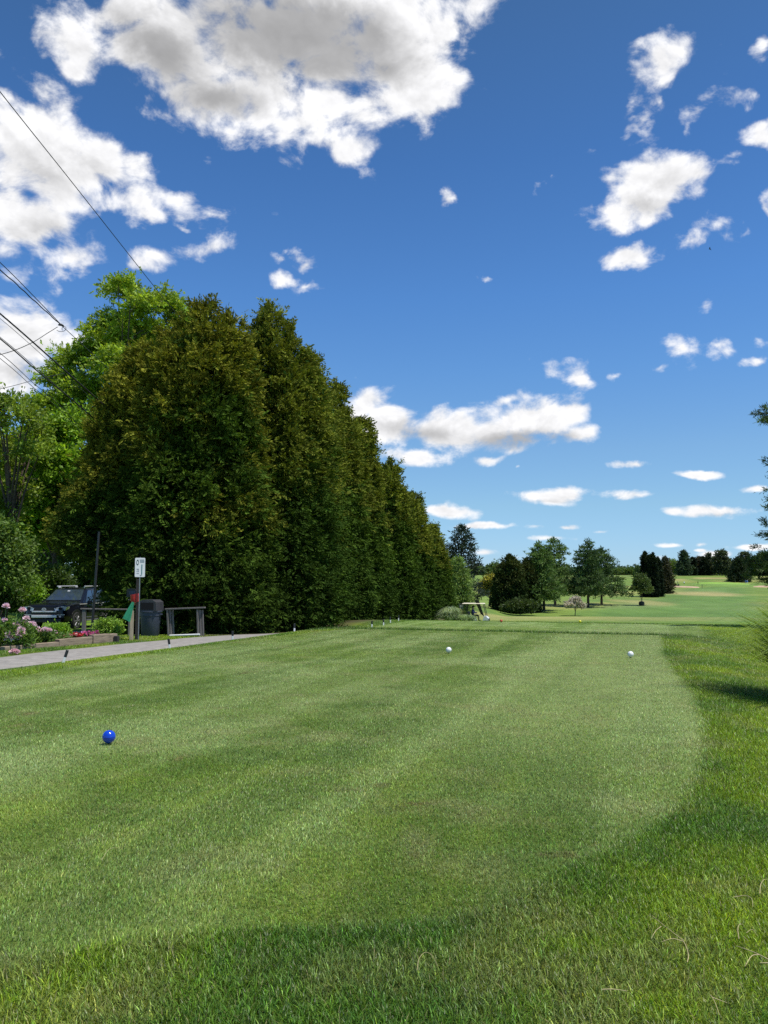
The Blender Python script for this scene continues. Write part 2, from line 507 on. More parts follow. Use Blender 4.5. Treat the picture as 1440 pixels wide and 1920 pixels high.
def obj(name, bm, mat, parent=None, smooth=False, bevel=0.0, seg=2):
    if bevel:
        ed = [e for e in bm.edges if len(e.link_faces) == 2 and e.calc_face_angle(0) > .6]
        bmesh.ops.bevel(bm, geom=ed, offset=bevel, segments=seg, affect='EDGES', profile=.5, clamp_overlap=True)
    me = bpy.data.meshes.new(name)
    bmesh.ops.recalc_face_normals(bm, faces=bm.faces)
    bm.to_mesh(me); bm.free()
    for m in (mat if isinstance(mat, (list, tuple)) else [mat]): me.materials.append(m)
    if smooth:
        for p in me.polygons: p.use_smooth = True
        me.set_sharp_from_angle(angle=R(40))
    o = bpy.data.objects.new(name, me); COL.objects.link(o)
    if parent is not None: o.parent = parent
    return o


def tag(o, label, cat, group=None, kind=None):
    if label: o['label'] = label
    if cat: o['category'] = cat
    if group: o['group'] = group
    if kind: o['kind'] = kind
    return o


def thing(name, label, cat, loc=(0, 0, 0), rotz=0.0, group=None):
    o = bpy.data.objects.new(name, None); COL.objects.link(o)
    o.empty_display_size = .2
    o.location = loc; o.rotation_euler = (0, 0, rotz)
    return tag(o, label, cat, group)


def structure(o, kind='structure'):
    o['kind'] = kind
    return o


def box(bm, c, s, rot=None, mi=0):
    M = Matrix.Translation(c) @ (rot.to_4x4() if rot is not None else Matrix.Identity(4)) @ Matrix.Diagonal((s[0], s[1], s[2], 1))
    r = bmesh.ops.create_cube(bm, size=1.0, matrix=M)
    for f in {f for v in r['verts'] for f in v.link_faces}: f.material_index = mi
    return r['verts']


def rod(bm, a, b, r0, r1=None, n=8, mi=0):
    a, b = Vector(a), Vector(b); d = b - a
    r1 = r0 if r1 is None else r1
    q = Vector((0, 0, 1)).rotation_difference(d.normalized())
    M = Matrix.Translation((a + b) / 2) @ q.to_matrix().to_4x4()
    r = bmesh.ops.create_cone(bm, cap_ends=True, segments=n, radius1=r0, radius2=r1, depth=d.length, matrix=M)
    for f in {f for v in r['verts'] for f in v.link_faces}: f.material_index = mi
    return r['verts']


def lathe(bm, prof, n=20, c=(0, 0, 0), axis='Z', mi=0):
    """revolve a list of (radius, height)"""
    rings = []
    for (r, h) in prof:
        ring = []
        for k in range(n):
            a = 2 * math.pi * k / n
            p = (r * math.cos(a), r * math.sin(a), h)
            if axis == 'X': p = (h, r * math.cos(a), r * math.sin(a))
            if axis == 'Y': p = (r * math.cos(a), h, r * math.sin(a))
            ring.append(bm.verts.new((p[0] + c[0], p[1] + c[1], p[2] + c[2])))
        rings.append(ring)
    for a, b in zip(rings[:-1], rings[1:]):
        for k in range(n):
            f = bm.faces.new((a[k], a[(k + 1) % n], b[(k + 1) % n], b[k])); f.material_index = mi
    if prof[0][0] > 1e-4: bm.faces.new(list(reversed(rings[0]))).material_index = mi
    if prof[-1][0] > 1e-4: bm.faces.new(rings[-1]).material_index = mi


def prism(bm, pts, w, axis='X', off=0.0, mi=0):
    """extrude a 2-D outline; axis 'X': outline is (y, z), extruded along x from off to off + w"""
    def m(p, e):
        if axis == 'X': return (e, p[0], p[1])
        if axis == 'Y': return (p[0], e, p[1])
        return (p[0], p[1], e)
    a = [bm.verts.new(m(p, off)) for p in pts]; b = [bm.verts.new(m(p, off + w)) for p in pts]
    fs = [bm.faces.new(a), bm.faces.new(list(reversed(b)))]
    n = len(pts)
    for k in range(n): fs.append(bm.faces.new((a[k], b[k], b[(k + 1) % n], a[(k + 1) % n])))
    for f in fs: f.material_index = mi
    return fs


class Tubes:
    """collects tapered tubes as numpy arrays"""
    def __init__(self): self.V, self.F, self.n = [], [], 0

    def add(self, pts, radii, sides=6):
        pts = np.asarray(pts, float)
        radii = np.broadcast_to(np.asarray(radii, float), (len(pts),))
        tg = np.gradient(pts, axis=0); tg /= np.linalg.norm(tg, axis=1, keepdims=True) + 1e-9
        ref = np.where(np.abs(tg[:, 2:3]) > .9, np.array([[1., 0, 0]]), np.array([[0, 0, 1.]]))
        u = np.cross(tg, ref); u /= np.linalg.norm(u, axis=1, keepdims=True) + 1e-9
        v = np.cross(tg, u)
        a = np.linspace(0, 2 * np.pi, sides, endpoint=False)
        ring = (pts[:, None] + radii[:, None, None] * (np.cos(a)[None, :, None] * u[:, None] + np.sin(a)[None, :, None] * v[:, None]))
        m = len(pts)
        i = np.arange(m - 1)[:, None] * sides; k = np.arange(sides)[None]
        k2 = (k + 1) % sides
        f = np.stack([i + k, i + k2, i + sides + k2, i + sides + k], -1).reshape(-1, 4) + self.n
        self.V.append(ring.reshape(-1, 3)); self.F.append(f); self.n += m * sides

    def build(self, name, mat, parent=None, smooth=True):
        return np_mesh(name, np.concatenate(self.V), [np.concatenate(self.F)], mat, smooth=smooth, parent=parent)


def unit(a): return a / (np.linalg.norm(a, axis=-1, keepdims=True) + 1e-9)


class Leaves:
    """collects leaf-sized diamond faces with a colour each"""
    def __init__(self): self.V, self.C = [], []

    def add(self, p, d, ln, wd, col):
        """p base (M,3), d direction (M,3), length/width (M,), colour (M,3)"""
        M = len(p)
        d = unit(d)
        side = unit(np.cross(d, unit(rng.normal(size=(M, 3)))))
        nrm = np.cross(side, d)
        ln = np.broadcast_to(ln, (M,))[:, None]; wd = np.broadcast_to(wd, (M,))[:, None]
        mid = p + d * ln * .5 + nrm * ln * .06
        q = np.stack([p, mid - side * wd * .5, p + d * ln, mid + side * wd * .5], 1)
        self.V.append(q.reshape(-1, 3)); self.C.append(np.repeat(col, 4, axis=0))

    def count(self): return sum(len(v) for v in self.V) // 4

    def build(self, name, mat, parent=None):
        V = np.concatenate(self.V); C = np.concatenate(self.C)
        F_ = np.arange(len(V)).reshape(-1, 4)
        return np_mesh(name, V, [F_], mat, tint=np.clip(C, .002, .95), parent=parent)


# ------------------------------------------------------------------ materials
def _nt(name):
    m = bpy.data.materials.new(name); m.use_nodes = True
    nt = m.node_tree; nt.nodes.clear()
    return m, nt, nt.nodes, nt.links


def mat(name, col, rough=.6, metal=0.0, var=.18, scale=9.0, bump=0.0, spec=.5, coat=0.0, detail=5.0, stretch=None, col2=None):
    m, nt, N, L = _nt(name)
    tc = N.new('ShaderNodeTexCoord')
    vec = tc.outputs['Object']
    if stretch:
        mp = N.new('ShaderNodeMapping'); mp.inputs['Scale'].default_value = stretch
        L.new(vec, mp.inputs['Vector']); vec = mp.outputs[0]
    nz = N.new('ShaderNodeTexNoise'); nz.inputs['Scale'].default_value = scale; nz.inputs['Detail'].default_value = detail
    nz.inputs['Roughness'].default_value = .62
    L.new(vec, nz.inputs['Vector'])
    mr = N.new('ShaderNodeMapRange'); mr.inputs['From Min'].default_value = .3; mr.inputs['From Max'].default_value = .7
    L.new(nz.outputs[0], mr.inputs['Value'])
    mx = N.new('ShaderNodeMix'); mx.data_type = 'RGBA'
    c = np.array(col[:3])
    lo, hi = c * (1 - var), (np.array(col2) if col2 is not None else np.minimum(c * (1 + var), .95))
    mx.inputs[6].default_value = (*lo, 1); mx.inputs[7].default_value = (*hi, 1)
    L.new(mr.outputs[0], mx.inputs[0])
    b = N.new('ShaderNodeBsdfPrincipled')
    L.new(mx.outputs[2], b.inputs['Base Color'])
    b.inputs['Roughness'].default_value = rough; b.inputs['Metallic'].default_value = metal
    b.inputs['Specular IOR Level'].default_value = spec; b.inputs['Coat Weight'].default_value = coat
    b.inputs['Coat Roughness'].default_value = .04
    if bump:
        bp = N.new('ShaderNodeBump'); bp.inputs['Strength'].default_value = .6; bp.inputs['Distance'].default_value = bump
        L.new(nz.outputs[0], bp.inputs['Height']); L.new(bp.outputs[0], b.inputs['Normal'])
    o = N.new('ShaderNodeOutputMaterial'); L.new(b.outputs[0], o.inputs['Surface'])
    return m


def leaf_mat(name, trans=.35, rough=.55, gain=1.0, tcol=(1.15, 1.1, .55), spec=.35):
    """leaf or blade: colour from the 'tint' attribute, light passes through the blade"""
    m, nt, N, L = _nt(name)
    at = N.new('ShaderNodeAttribute'); at.attribute_name = 'tint'
    b = N.new('ShaderNodeBsdfPrincipled'); b.inputs['Roughness'].default_value = rough
    b.inputs['Specular IOR Level'].default_value = spec
    L.new(at.outputs['Color'], b.inputs['Base Color'])
    mu = N.new('ShaderNodeMix'); mu.data_type = 'RGBA'; mu.blend_type = 'MULTIPLY'; mu.inputs[0].default_value = 1
    mu.inputs[7].default_value = (*[t * gain for t in tcol], 1)
    L.new(at.outputs['Color'], mu.inputs[6])
    t = N.new('ShaderNodeBsdfTranslucent'); L.new(mu.outputs[2], t.inputs['Color'])
    mx = N.new('ShaderNodeMixShader'); mx.inputs[0].default_value = trans
    L.new(b.outputs[0], mx.inputs[1]); L.new(t.outputs[0], mx.inputs[2])
    o = N.new('ShaderNodeOutputMaterial'); L.new(mx.outputs[0], o.inputs['Surface'])
    return m


def ground_mat(name='turf'):
    m, nt, N, L = _nt(name)
    at = N.new('ShaderNodeAttribute'); at.attribute_name = 'tint'
    geo = N.new('ShaderNodeNewGeometry')

    def noise(scale, det, rough=.6, stretch=None):
        vec = geo.outputs['Position']
        if stretch:
            mp = N.new('ShaderNodeMapping'); mp.inputs['Scale'].default_value = stretch
            mp.inputs['Rotation'].default_value = (0, 0, math.atan2(AX[0], AX[1]))
            L.new(vec, mp.inputs['Vector']); vec = mp.outputs[0]
        n = N.new('ShaderNodeTexNoise'); n.inputs['Scale'].default_value = scale
        n.inputs['Detail'].default_value = det; n.inputs['Roughness'].default_value = rough
        L.new(vec, n.inputs['Vector'])
        return n.outputs[0]

    def rng_(v, a, b, c, d):
        n = N.new('ShaderNodeMapRange'); L.new(v, n.inputs['Value'])
        for k, q in zip(('From Min', 'From Max', 'To Min', 'To Max'), (a, b, c, d)): n.inputs[k].default_value = q
        return n.outputs[0]

    def mulc(col, f):
        n = N.new('ShaderNodeVectorMath'); n.operation = 'MULTIPLY'
        L.new(col, n.inputs[0]); L.new(f, n.inputs[1])
        return n.outputs[0]
    fine = noise(55, 6, .7)
    mid = noise(2.2, 6, .65)
    big = noise(.16, 6, .6, (1, .45, 1))
    c = mulc(at.outputs['Color'], rng_(fine, .3, .7, .55, 1.4))
    c = mulc(c, rng_(mid, .3, .7, .8, 1.2))
    c = mulc(c, rng_(big, .3, .7, .82, 1.18))
    b = N.new('ShaderNodeBsdfPrincipled'); b.inputs['Roughness'].default_value = .9
    b.inputs['Specular IOR Level'].default_value = .15
    L.new(c, b.inputs['Base Color'])
    bp = N.new('ShaderNodeBump'); bp.inputs['Strength'].default_value = .5; bp.inputs['Distance'].default_value = .02
    L.new(fine, bp.inputs['Height']); L.new(bp.outputs[0], b.inputs['Normal'])
    o = N.new('ShaderNodeOutputMaterial'); L.new(b.outputs[0], o.inputs['Surface'])
    return m


M_turf = ground_mat()
M_blade = leaf_mat('grass_blade', .36, .42, spec=.45)
M_leaf = leaf_mat('leaf', .42, .5)
M_needle = leaf_mat('needle', .22, .6, spec=.25)
M_petal = leaf_mat('petal', .3, .6, tcol=(1, .9, .95))
M_bark = mat('bark', (.085, .06, .042), .9, var=.45, scale=6, bump=.03, stretch=(3, 3, .7))
M_bark_grey = mat('bark_grey', (.13, .11, .09), .9, var=.4, scale=6, bump=.03, stretch=(3, 3, .7))
M_asphalt = mat('path_asphalt', (.275, .255, .225), .9, var=.24, scale=5, bump=.004, detail=12)
M_gravel = mat('driveway_gravel', (.42, .35, .26), .95, var=.3, scale=30, bump=.02, detail=8)
M_timber = mat('weathered_timber', (.26, .20, .14), .85, var=.45, scale=5, bump=.01, stretch=(.8, .8, 8))
M_wood_grey = mat('grey_wood', (.16, .145, .135), .85, var=.35, scale=6, bump=.006, stretch=(4, 4, .6))
M_wood_light = mat('pale_wood', (.42, .34, .23), .8, var=.3, scale=6, bump=.005, stretch=(4, 4, .6))
M_wood_dark = mat('dark_stained_wood', (.035, .03, .027), .7, var=.3, scale=8, stretch=(4, 4, .6))
M_black = mat('black_plastic', (.022, .023, .026), .45, var=.2)
M_blackmetal = mat('black_metal', (.03, .03, .032), .4, metal=.3, var=.2)
M_white = mat('white_plastic', (.82, .82, .80), .35, var=.05, scale=5)
M_whitepaint = mat('white_paint', (.78, .79, .78), .4, var=.06, scale=6)
M_steel = mat('galvanised_steel', (.33, .33, .33), .45, metal=.8, var=.2)
M_chrome = mat('chrome', (.8, .8, .82), .08, metal=1, var=.03)
M_red = mat('red_plastic', (.50, .035, .028), .35, var=.2, scale=7)
M_blue = mat('blue_plastic', (.006, .055, .52), .22, var=.12, scale=7, coat=.4)
M_yellow = mat('yellow_plastic', (.72, .68, .03), .3, var=.1)
M_markred = mat('red_marker_plastic', (.52, .07, .03), .3, var=.1)
M_towel = mat('green_towel', (.02, .22, .11), .95, var=.25, scale=25, bump=.004)
M_bin = mat('grey_bin_plastic', (.045, .056, .082), .5, var=.15, scale=6)
M_binlid = mat('dark_bin_lid_plastic', (.045, .045, .05), .5, var=.15, scale=6)
M_dark = mat('dark_recess', (.006, .006, .007), .9, var=.1)
M_wire = mat('black_cable', (.018, .018, .02), .6, var=.1)
M_sand = mat('bunker_sand', (.50, .34, .22), .95, var=.2, scale=.8, bump=.02)
M_straw = mat('dry_straw', (.46, .38, .19), .7, var=.25, scale=12)
M_soil = mat('bed_soil', (.10, .065, .04), .95, var=.4, scale=12, bump=.02)


# ------------------------------------------------------------------ ground sheet
def axis_pts(lo, hi, step, neg, pos, grow):
    c = list(np.arange(lo, hi + 1e-6, step))
    a, s = c[-1], step
    while a < pos: s *= grow; a += s; c.append(a)
    b, s, l = c[0], step, []
    while b > neg: s *= grow; b -= s; l.append(b)
    return np.array(l[::-1] + c)


def grid_faces(nx, ny):
    i, j = np.meshgrid(np.arange(nx - 1), np.arange(ny - 1))
    a = (j * nx + i).ravel()
    return np.stack([a, a + 1, a + nx + 1, a + nx], 1)


gx = axis_pts(-17, 14, .2, -5500, 5500, 1.055)
gy = axis_pts(2, 46, .2, -60, 6500, 1.028)
X, Y = np.meshgrid(gx, gy)
Z = G(X, Y)
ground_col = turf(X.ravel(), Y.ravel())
# where blades are built the sheet below them is thatch and soil, browner and darker than leaf
thatch = (1 - sstep(24, 44, Y.ravel()))[:, None] * (np.abs(X.ravel()) < .6 * Y.ravel() + 3)[:, None]
ground_col = ground_col * (1 - thatch) + thatch * (ground_col * np.array([.72, .66, .62]) + np.array([.008, .005, .003]))
GROUND_MESH = (gx, gy, Z)
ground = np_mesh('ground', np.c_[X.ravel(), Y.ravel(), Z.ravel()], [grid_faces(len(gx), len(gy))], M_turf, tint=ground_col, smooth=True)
structure(ground)


def gm(x, y):
    """height of the ground mesh itself (bilinear)"""
    x = np.asarray(x, float); y = np.asarray(y, float)
    i = np.clip(np.searchsorted(gx, x) - 1, 0, len(gx) - 2); j = np.clip(np.searchsorted(gy, y) - 1, 0, len(gy) - 2)
    u = (x - gx[i]) / (gx[i + 1] - gx[i]); v = (y - gy[j]) / (gy[j + 1] - gy[j])
    return Z[j, i] * (1 - u) * (1 - v) + Z[j, i + 1] * u * (1 - v) + Z[j + 1, i] * (1 - u) * v + Z[j + 1, i + 1] * u * v


def ribbon(name, line, halfw, material, lift=.02, n=9):
    line = np.asarray(line)
    tg = unit(np.gradient(line, axis=0)); nr = np.c_[tg[:, 1], -tg[:, 0]]
    hw = np.broadcast_to(halfw, (len(line),))
    wob = 1 + .05 * (fbm(line[:, 0], line[:, 1], .8, 2, 4) - .5)
    k = np.linspace(-1, 1, n)
    p = line[:, None] + nr[:, None] * (k[None, :, None] * (hw * wob)[:, None, None])
    x, y = p[..., 0].ravel(), p[..., 1].ravel()
    z = gm(x, y) + lift
    edge = np.tile(np.abs(k) > .99, len(line))
    z = np.where(edge, z - lift - .03, z)
    return structure(np_mesh(name, np.c_[x, y, z], [grid_faces(n, len(line))], material, smooth=True))


ribbon('cart_path', PATH_L, PATH_W, M_asphalt, .025)
DRIVE_L = catmull([(-30, 24), (-22, 27.2), (-16, 29.2), (-12, 30.4), (-9.6, 30.8)], 10)
ribbon('driveway', DRIVE_L, 1.7, M_gravel, .03)


# ------------------------------------------------------------------ grass blades
def grass():
    n_c = 1500000
    d0, d1 = 2.4, 44.0
    # distances with density ~ (4/d)^1.5 per square metre
    dd = np.linspace(d0, d1, 4000)
    wgt = np.minimum(1, (4.2 / dd) ** 1.42) * dd
    cdf = np.cumsum(wgt); cdf /= cdf[-1]
    d = np.interp(rng.random(n_c), cdf, dd)
    a = (rng.random(n_c) - .5) * 2 * .50
    x = d * np.tan(a); y = d
    s, t = st(x, y)
    keep = np.ones(n_c, bool)
    keep &= line_dist(x, y, PATH_L) > PATH_W - .03 + .1 * rng.random(n_c)
    keep &= (np.abs(x - hedge_x(y)) > 2.0) | (y < 27.5)
    keep &= ~((x < hedge_x(y)) & (y > 27.5))
    keep &= line_dist(x, y, DRIVE_L) > 1.65
    x, y, d, s, t = x[keep], y[keep], d[keep], s[keep], t[keep]
    n = len(x)
    tee1, tee2, fair = masks(x, y)
    tee = np.maximum(tee1, tee2)
    k = 1 + np.maximum(0, d - 4) * .105
    r = rng.random(n)
    bank = sstep(24.8, 25.0, s) * (1 - sstep(26.0, 26.6, s)) + sstep(38.4, 38.7, s) * (1 - sstep(40.2, 41.5, s))
    hgt = (.018 + .014 * r) * tee + (.029 + .033 * r * (.6 + .8 * fbm(x, y, 1.2, 3, 51))) * (1 - tee)
    hgt = hgt * (1 + 1.1 * bank * (1 - tee))
    far_short = sstep(26, 44, d)
    hgt = hgt * (1 - .45 * far_short)
    wid = .0026 * k * (.7 + .7 * rng.random(n)) * (1 + .25 * (1 - tee))
    ang = rng.random(n) * 2 * np.pi
    # nap of the mown turf: blades lean mostly along the mowing direction
    lean = (.35 + .65 * rng.random(n))
    ld = np.c_[np.cos(ang), np.sin(ang)]
    nap = np.sign(np.sin(t * 2.1 + 1)) * .35 * tee
    ld = ld + nap[:, None] * AX[None]
    ang2 = ang + np.pi / 2 + (rng.random(n) - .5) * 1.2
    sd = np.c_[np.cos(ang2), np.sin(ang2), np.zeros(n)]
    z = gm(x, y) - .004
    b = np.c_[x, y, z]
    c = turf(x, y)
    v = np.exp(rng.normal(0, .5, n))[:, None]
    c = c * v * np.array([1.06, 1.10, .95])
    hue = rng.normal(0, .10, n)[:, None]
    c = c * np.concatenate([1 + hue, 1 + 0 * hue, 1 - hue], 1)
    dry = rng.random(n) < (.03 + .07 * fbm(x, y, .9, 3, 61) ** 2)
    c[dry] = c[dry] * .35 + np.array([.30, .26, .12]) * (.5 + .6 * rng.random((dry.sum(), 1)))
    tip = b + np.c_[ld * (hgt * lean)[:, None], hgt * (1.0 - .28 * lean)]
    near = d < 6.5 + 5.5 * rng.random(n)
    V, FL, C = [], [], []
    # near blades: bent, two segments
    bn, tn, sn, wn = b[near], tip[near], sd[near], wid[near][:, None]
    m = bn * .45 + tn * .55; m[:, 2] += hgt[near] * .16
    q = np.stack([bn - sn * wn * .5, bn + sn * wn * .5, m + sn * wn * .42, m - sn * wn * .42, tn], 1)
    V.append(q.reshape(-1, 3)); C.append(np.repeat(c[near], 5, 0))
    i = np.arange(len(bn))[:, None] * 5
    FL.append(i + np.array([[0, 1, 2, 3]])); FL.append(i + np.array([[3, 2, 4]]))
    o = len(bn) * 5
    bf, tf, sf, wf = b[~near], tip[~near], sd[~near], wid[~near][:, None]
    q = np.stack([bf - sf * wf * .5, bf + sf * wf * .5, tf], 1)
    V.append(q.reshape(-1, 3)); C.append(np.repeat(c[~near], 3, 0))
    FL.append(np.arange(len(bf) * 3).reshape(-1, 3) + o)
    g_ = np_mesh('grass', np.concatenate(V), FL, M_blade, tint=np.clip(np.concatenate(C), .004, .9))
    tag(g_, 'short mown green grass of the tee and the longer rough around it', 'grass', kind='stuff')


grass()


# ------------------------------------------------------------------ vegetation builders
def jitter_col(n, base, alt=None, amt=.25, k=None):
    c = np.tile(np.array(base, float), (n, 1))
    if alt is not None:
        k = rng.random(n) if k is None else k
        c = c * (1 - k[:, None]) + np.array(alt)[None] * k[:, None]
    return c * np.exp(rng.normal(0, amt, (n, 1)))


def clump_leaves(lv, centres, outs, rad, per, ln, wd, base, alt, droop=-.2, spread=.9, kcol=None, amt=.22, flat=1.0, fan=0):
    """leaf faces gathered in clumps; centres (N,3), outs (N,3) the way each clump faces"""
    N = len(centres)
    rad = np.broadcast_to(rad, (N,))
    idx = np.repeat(np.arange(N), per)
    M = len(idx)
    off = rng.normal(size=(M, 3)) * .5
    off[:, 2] *= flat
    p = centres[idx] + off * rad[idx][:, None]
    d = outs[idx] * .8 + rng.normal(size=(M, 3)) * spread + np.array([0, 0, droop])
    kc = np.full(N, .5) if kcol is None else kcol
    k = np.clip(kc[idx] + rng.normal(0, .15, M), 0, 1)
    c = jitter_col(M, base, alt, amt, k)
    cl = np.exp(rng.normal(0, .16, N))[idx][:, None]
    if fan:
        # each spray is a flat fan of leaflets along one drooping axis
        d = unit(d)
        sp = unit(np.cross(d, unit(rng.normal(size=(M, 3)) + np.array([0, 0, 1.2]))))
        axl = ln * (.7 + .6 * rng.random(M))
        col = c * cl
        for k in range(fan):
            f = k / max(1, fan - 1)
            side = (-1) ** k * (.95 - .55 * f)
            dd = d + sp * side[None] if np.ndim(side) else d + sp * side
            bse = p + d * (axl * f * .75)[:, None]
            lv.add(bse, dd + rng.normal(size=(M, 3)) * .12, axl * (.62 - .22 * f), wd * (.8 + .4 * rng.random(M)), col * np.exp(rng.normal(0, .08, (M, 1))))
        return
    lv.add(p, d, ln * (.7 + .6 * rng.random(M)), wd * (.7 + .6 * rng.random(M)), c * cl)


def ogive(u, p=.62, low=.12):
    """radius of a columnar crown at relative height u"""
    top = np.clip(1 - u, 0, 1) ** p
    foot = .80 + .20 * sstep(0, low, u)
    return top * foot


def arborvitae(name, label, base, stems, mats_cols, clumps=700, per=46, ln=.17, wd=.055, clump_r=.36, group=None, lift=None,
               cat='tree', p=.62, seed=0, bark=None, fan=0):
    """dense evergreen of one or more cone-shaped leaders rising from one trunk"""
    root = thing(name, label, cat, base, 0, group)
    lv = Leaves()
    dark, mid, tip = [np.array(c) for c in mats_cols]
    tot = sum(r * h for _, _, r, h in stems)
    tb = Tubes()
    for si, (sx, sy, r, h) in enumerate(stems):
        n = int(clumps * r * h / tot)
        # heights weighted by local radius
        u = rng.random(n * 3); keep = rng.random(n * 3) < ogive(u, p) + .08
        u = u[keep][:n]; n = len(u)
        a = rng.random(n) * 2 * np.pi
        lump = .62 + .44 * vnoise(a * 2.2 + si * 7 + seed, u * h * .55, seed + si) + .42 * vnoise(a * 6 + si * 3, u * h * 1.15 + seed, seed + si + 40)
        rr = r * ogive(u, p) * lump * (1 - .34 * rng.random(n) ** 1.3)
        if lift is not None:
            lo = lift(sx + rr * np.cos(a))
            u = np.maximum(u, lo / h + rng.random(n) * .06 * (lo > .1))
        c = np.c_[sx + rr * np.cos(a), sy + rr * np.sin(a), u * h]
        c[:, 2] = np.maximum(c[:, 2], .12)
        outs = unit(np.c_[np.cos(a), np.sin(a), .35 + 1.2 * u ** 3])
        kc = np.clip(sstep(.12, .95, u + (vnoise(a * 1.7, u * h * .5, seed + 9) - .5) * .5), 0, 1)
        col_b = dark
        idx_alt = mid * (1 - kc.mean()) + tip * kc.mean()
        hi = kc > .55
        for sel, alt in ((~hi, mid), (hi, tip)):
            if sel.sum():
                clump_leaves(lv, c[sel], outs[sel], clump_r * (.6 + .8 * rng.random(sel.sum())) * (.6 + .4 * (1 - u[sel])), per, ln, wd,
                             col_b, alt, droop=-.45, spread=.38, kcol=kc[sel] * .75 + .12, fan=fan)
        # leader: upright sprays at the very tip
        m = 60
        q = rng.random(m)
        c = np.c_[sx + rng.normal(0, .10 * r, m) * (1.2 - q), sy + rng.normal(0, .10 * r, m) * (1.2 - q), h * (.90 + .10 * q)]
        clump_leaves(lv, c, np.tile([0, 0, 1.], (m, 1)), .12 * r, 14, .17 if fan else ln * 1.1, wd * (.8 if fan else 1), dark, tip, droop=.5, spread=.4, kcol=np.full(m, .7))
        # inner mass of darker foliage
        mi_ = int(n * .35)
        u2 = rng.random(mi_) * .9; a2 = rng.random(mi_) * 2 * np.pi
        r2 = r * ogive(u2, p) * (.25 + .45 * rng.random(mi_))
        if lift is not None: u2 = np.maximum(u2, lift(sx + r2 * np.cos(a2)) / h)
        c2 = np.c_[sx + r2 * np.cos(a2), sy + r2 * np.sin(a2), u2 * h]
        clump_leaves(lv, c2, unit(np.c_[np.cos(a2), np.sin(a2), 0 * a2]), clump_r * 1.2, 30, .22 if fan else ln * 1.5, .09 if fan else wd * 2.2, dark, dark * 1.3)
        tb.add([(0, 0, -.3), (sx * .3, sy * .3, h * .12), (sx * .9, sy * .9, h * .45), (sx, sy, h * .93)],
               [.055 * r + .06, .05 * r + .05, .03 * r + .03, .012], 7)
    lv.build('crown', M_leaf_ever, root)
    tb.build('trunk', bark or M_bark, root)
    return root


def limb_tree(tb, h, lobes, n_limb, r0, sway=.6, first=.18):
    """trunk and limbs that reach into the lobes of a broadleaf crown"""
    top = np.array([0, 0, h * .62])
    pts = [(0, 0, -.3), (sway * .1, 0, h * .15), (sway * .3, .1, h * .35), (0, 0, h * .62)]
    tb.add(catmull(pts, 5), np.linspace(r0, r0 * .45, 16), 9)
    tr = catmull(pts, 5)
    for k in range(n_limb):
        lo = lobes[k % len(lobes)]
        tgt = np.array(lo[:3]) + rng.normal(size=3) * lo[3] * .35
        zs = np.clip(tgt[2] * .55, h * first, h * .6) * (.7 + .3 * rng.random())
        a = tr[np.argmin(np.abs(tr[:, 2] - zs))]
        m = (a + tgt) / 2 + np.array([0, 0, .12 * np.linalg.norm(tgt - a)])
        L_ = catmull([a, m, tgt], 5)
        tb.add(L_, np.linspace(r0 * .32, .02, len(L_)), 6)
        for q in range(3):
            b = L_[rng.integers(4, len(L_) - 1)]
            e = b + rng.normal(size=3) * lo[3] * .55 + np.array([0, 0, lo[3] * .2])
            tb.add([b, (b + e) / 2 + rng.normal(size=3) * .1, e], [r0 * .12, r0 * .07, .012], 5)


def broadleaf(name, label, base, h, lobes, cols, clumps=600, per=40, ln=.2, wd=.1, clump_r=.6, group=None, limbs=9, r0=.3,
              droop=-.1, bark=None, cat='tree', spread=.9, flat=.7, shell=.35, trunk=True, crown_name='crown', mat_=None, fan=0):
    """lobes: (x, y, z, r) spheres relative to base; leaf clumps fill their outer shells"""
    root = thing(name, label, cat, base, 0, group)
    lv = Leaves()
    L_ = np.array(lobes, float)
    w = L_[:, 3] ** 2; w /= w.sum()
    i = rng.choice(len(L_), clumps, p=w)
    d = unit(rng.normal(size=(clumps, 3))); d[:, 2] = np.where(d[:, 2] < -.35, -d[:, 2] * .6, d[:, 2]); d = unit(d)
    rr = L_[i, 3] * (1 - shell * rng.random(clumps) ** 1.5) * (.8 + .4 * rng.random(clumps))
    c = L_[i, :3] + d * rr[:, None] * np.array([1, 1, .85])
    c[:, 2] = np.maximum(c[:, 2], .1)
    kc = np.clip(.5 + .5 * d[:, 2] * .4 + rng.normal(0, .22, clumps), 0, 1)
    clump_leaves(lv, c, d, clump_r * (.6 + .8 * rng.random(clumps)), per, ln, wd, cols[0], cols[1], droop=droop, spread=spread,
                 kcol=kc, flat=flat, fan=fan)
    lv.build(crown_name, mat_ or M_leaf, root)
    if trunk:
        tb = Tubes(); limb_tree(tb, h, lobes, limbs, r0)
        tb.build('trunk', bark or M_bark, root)
    return root


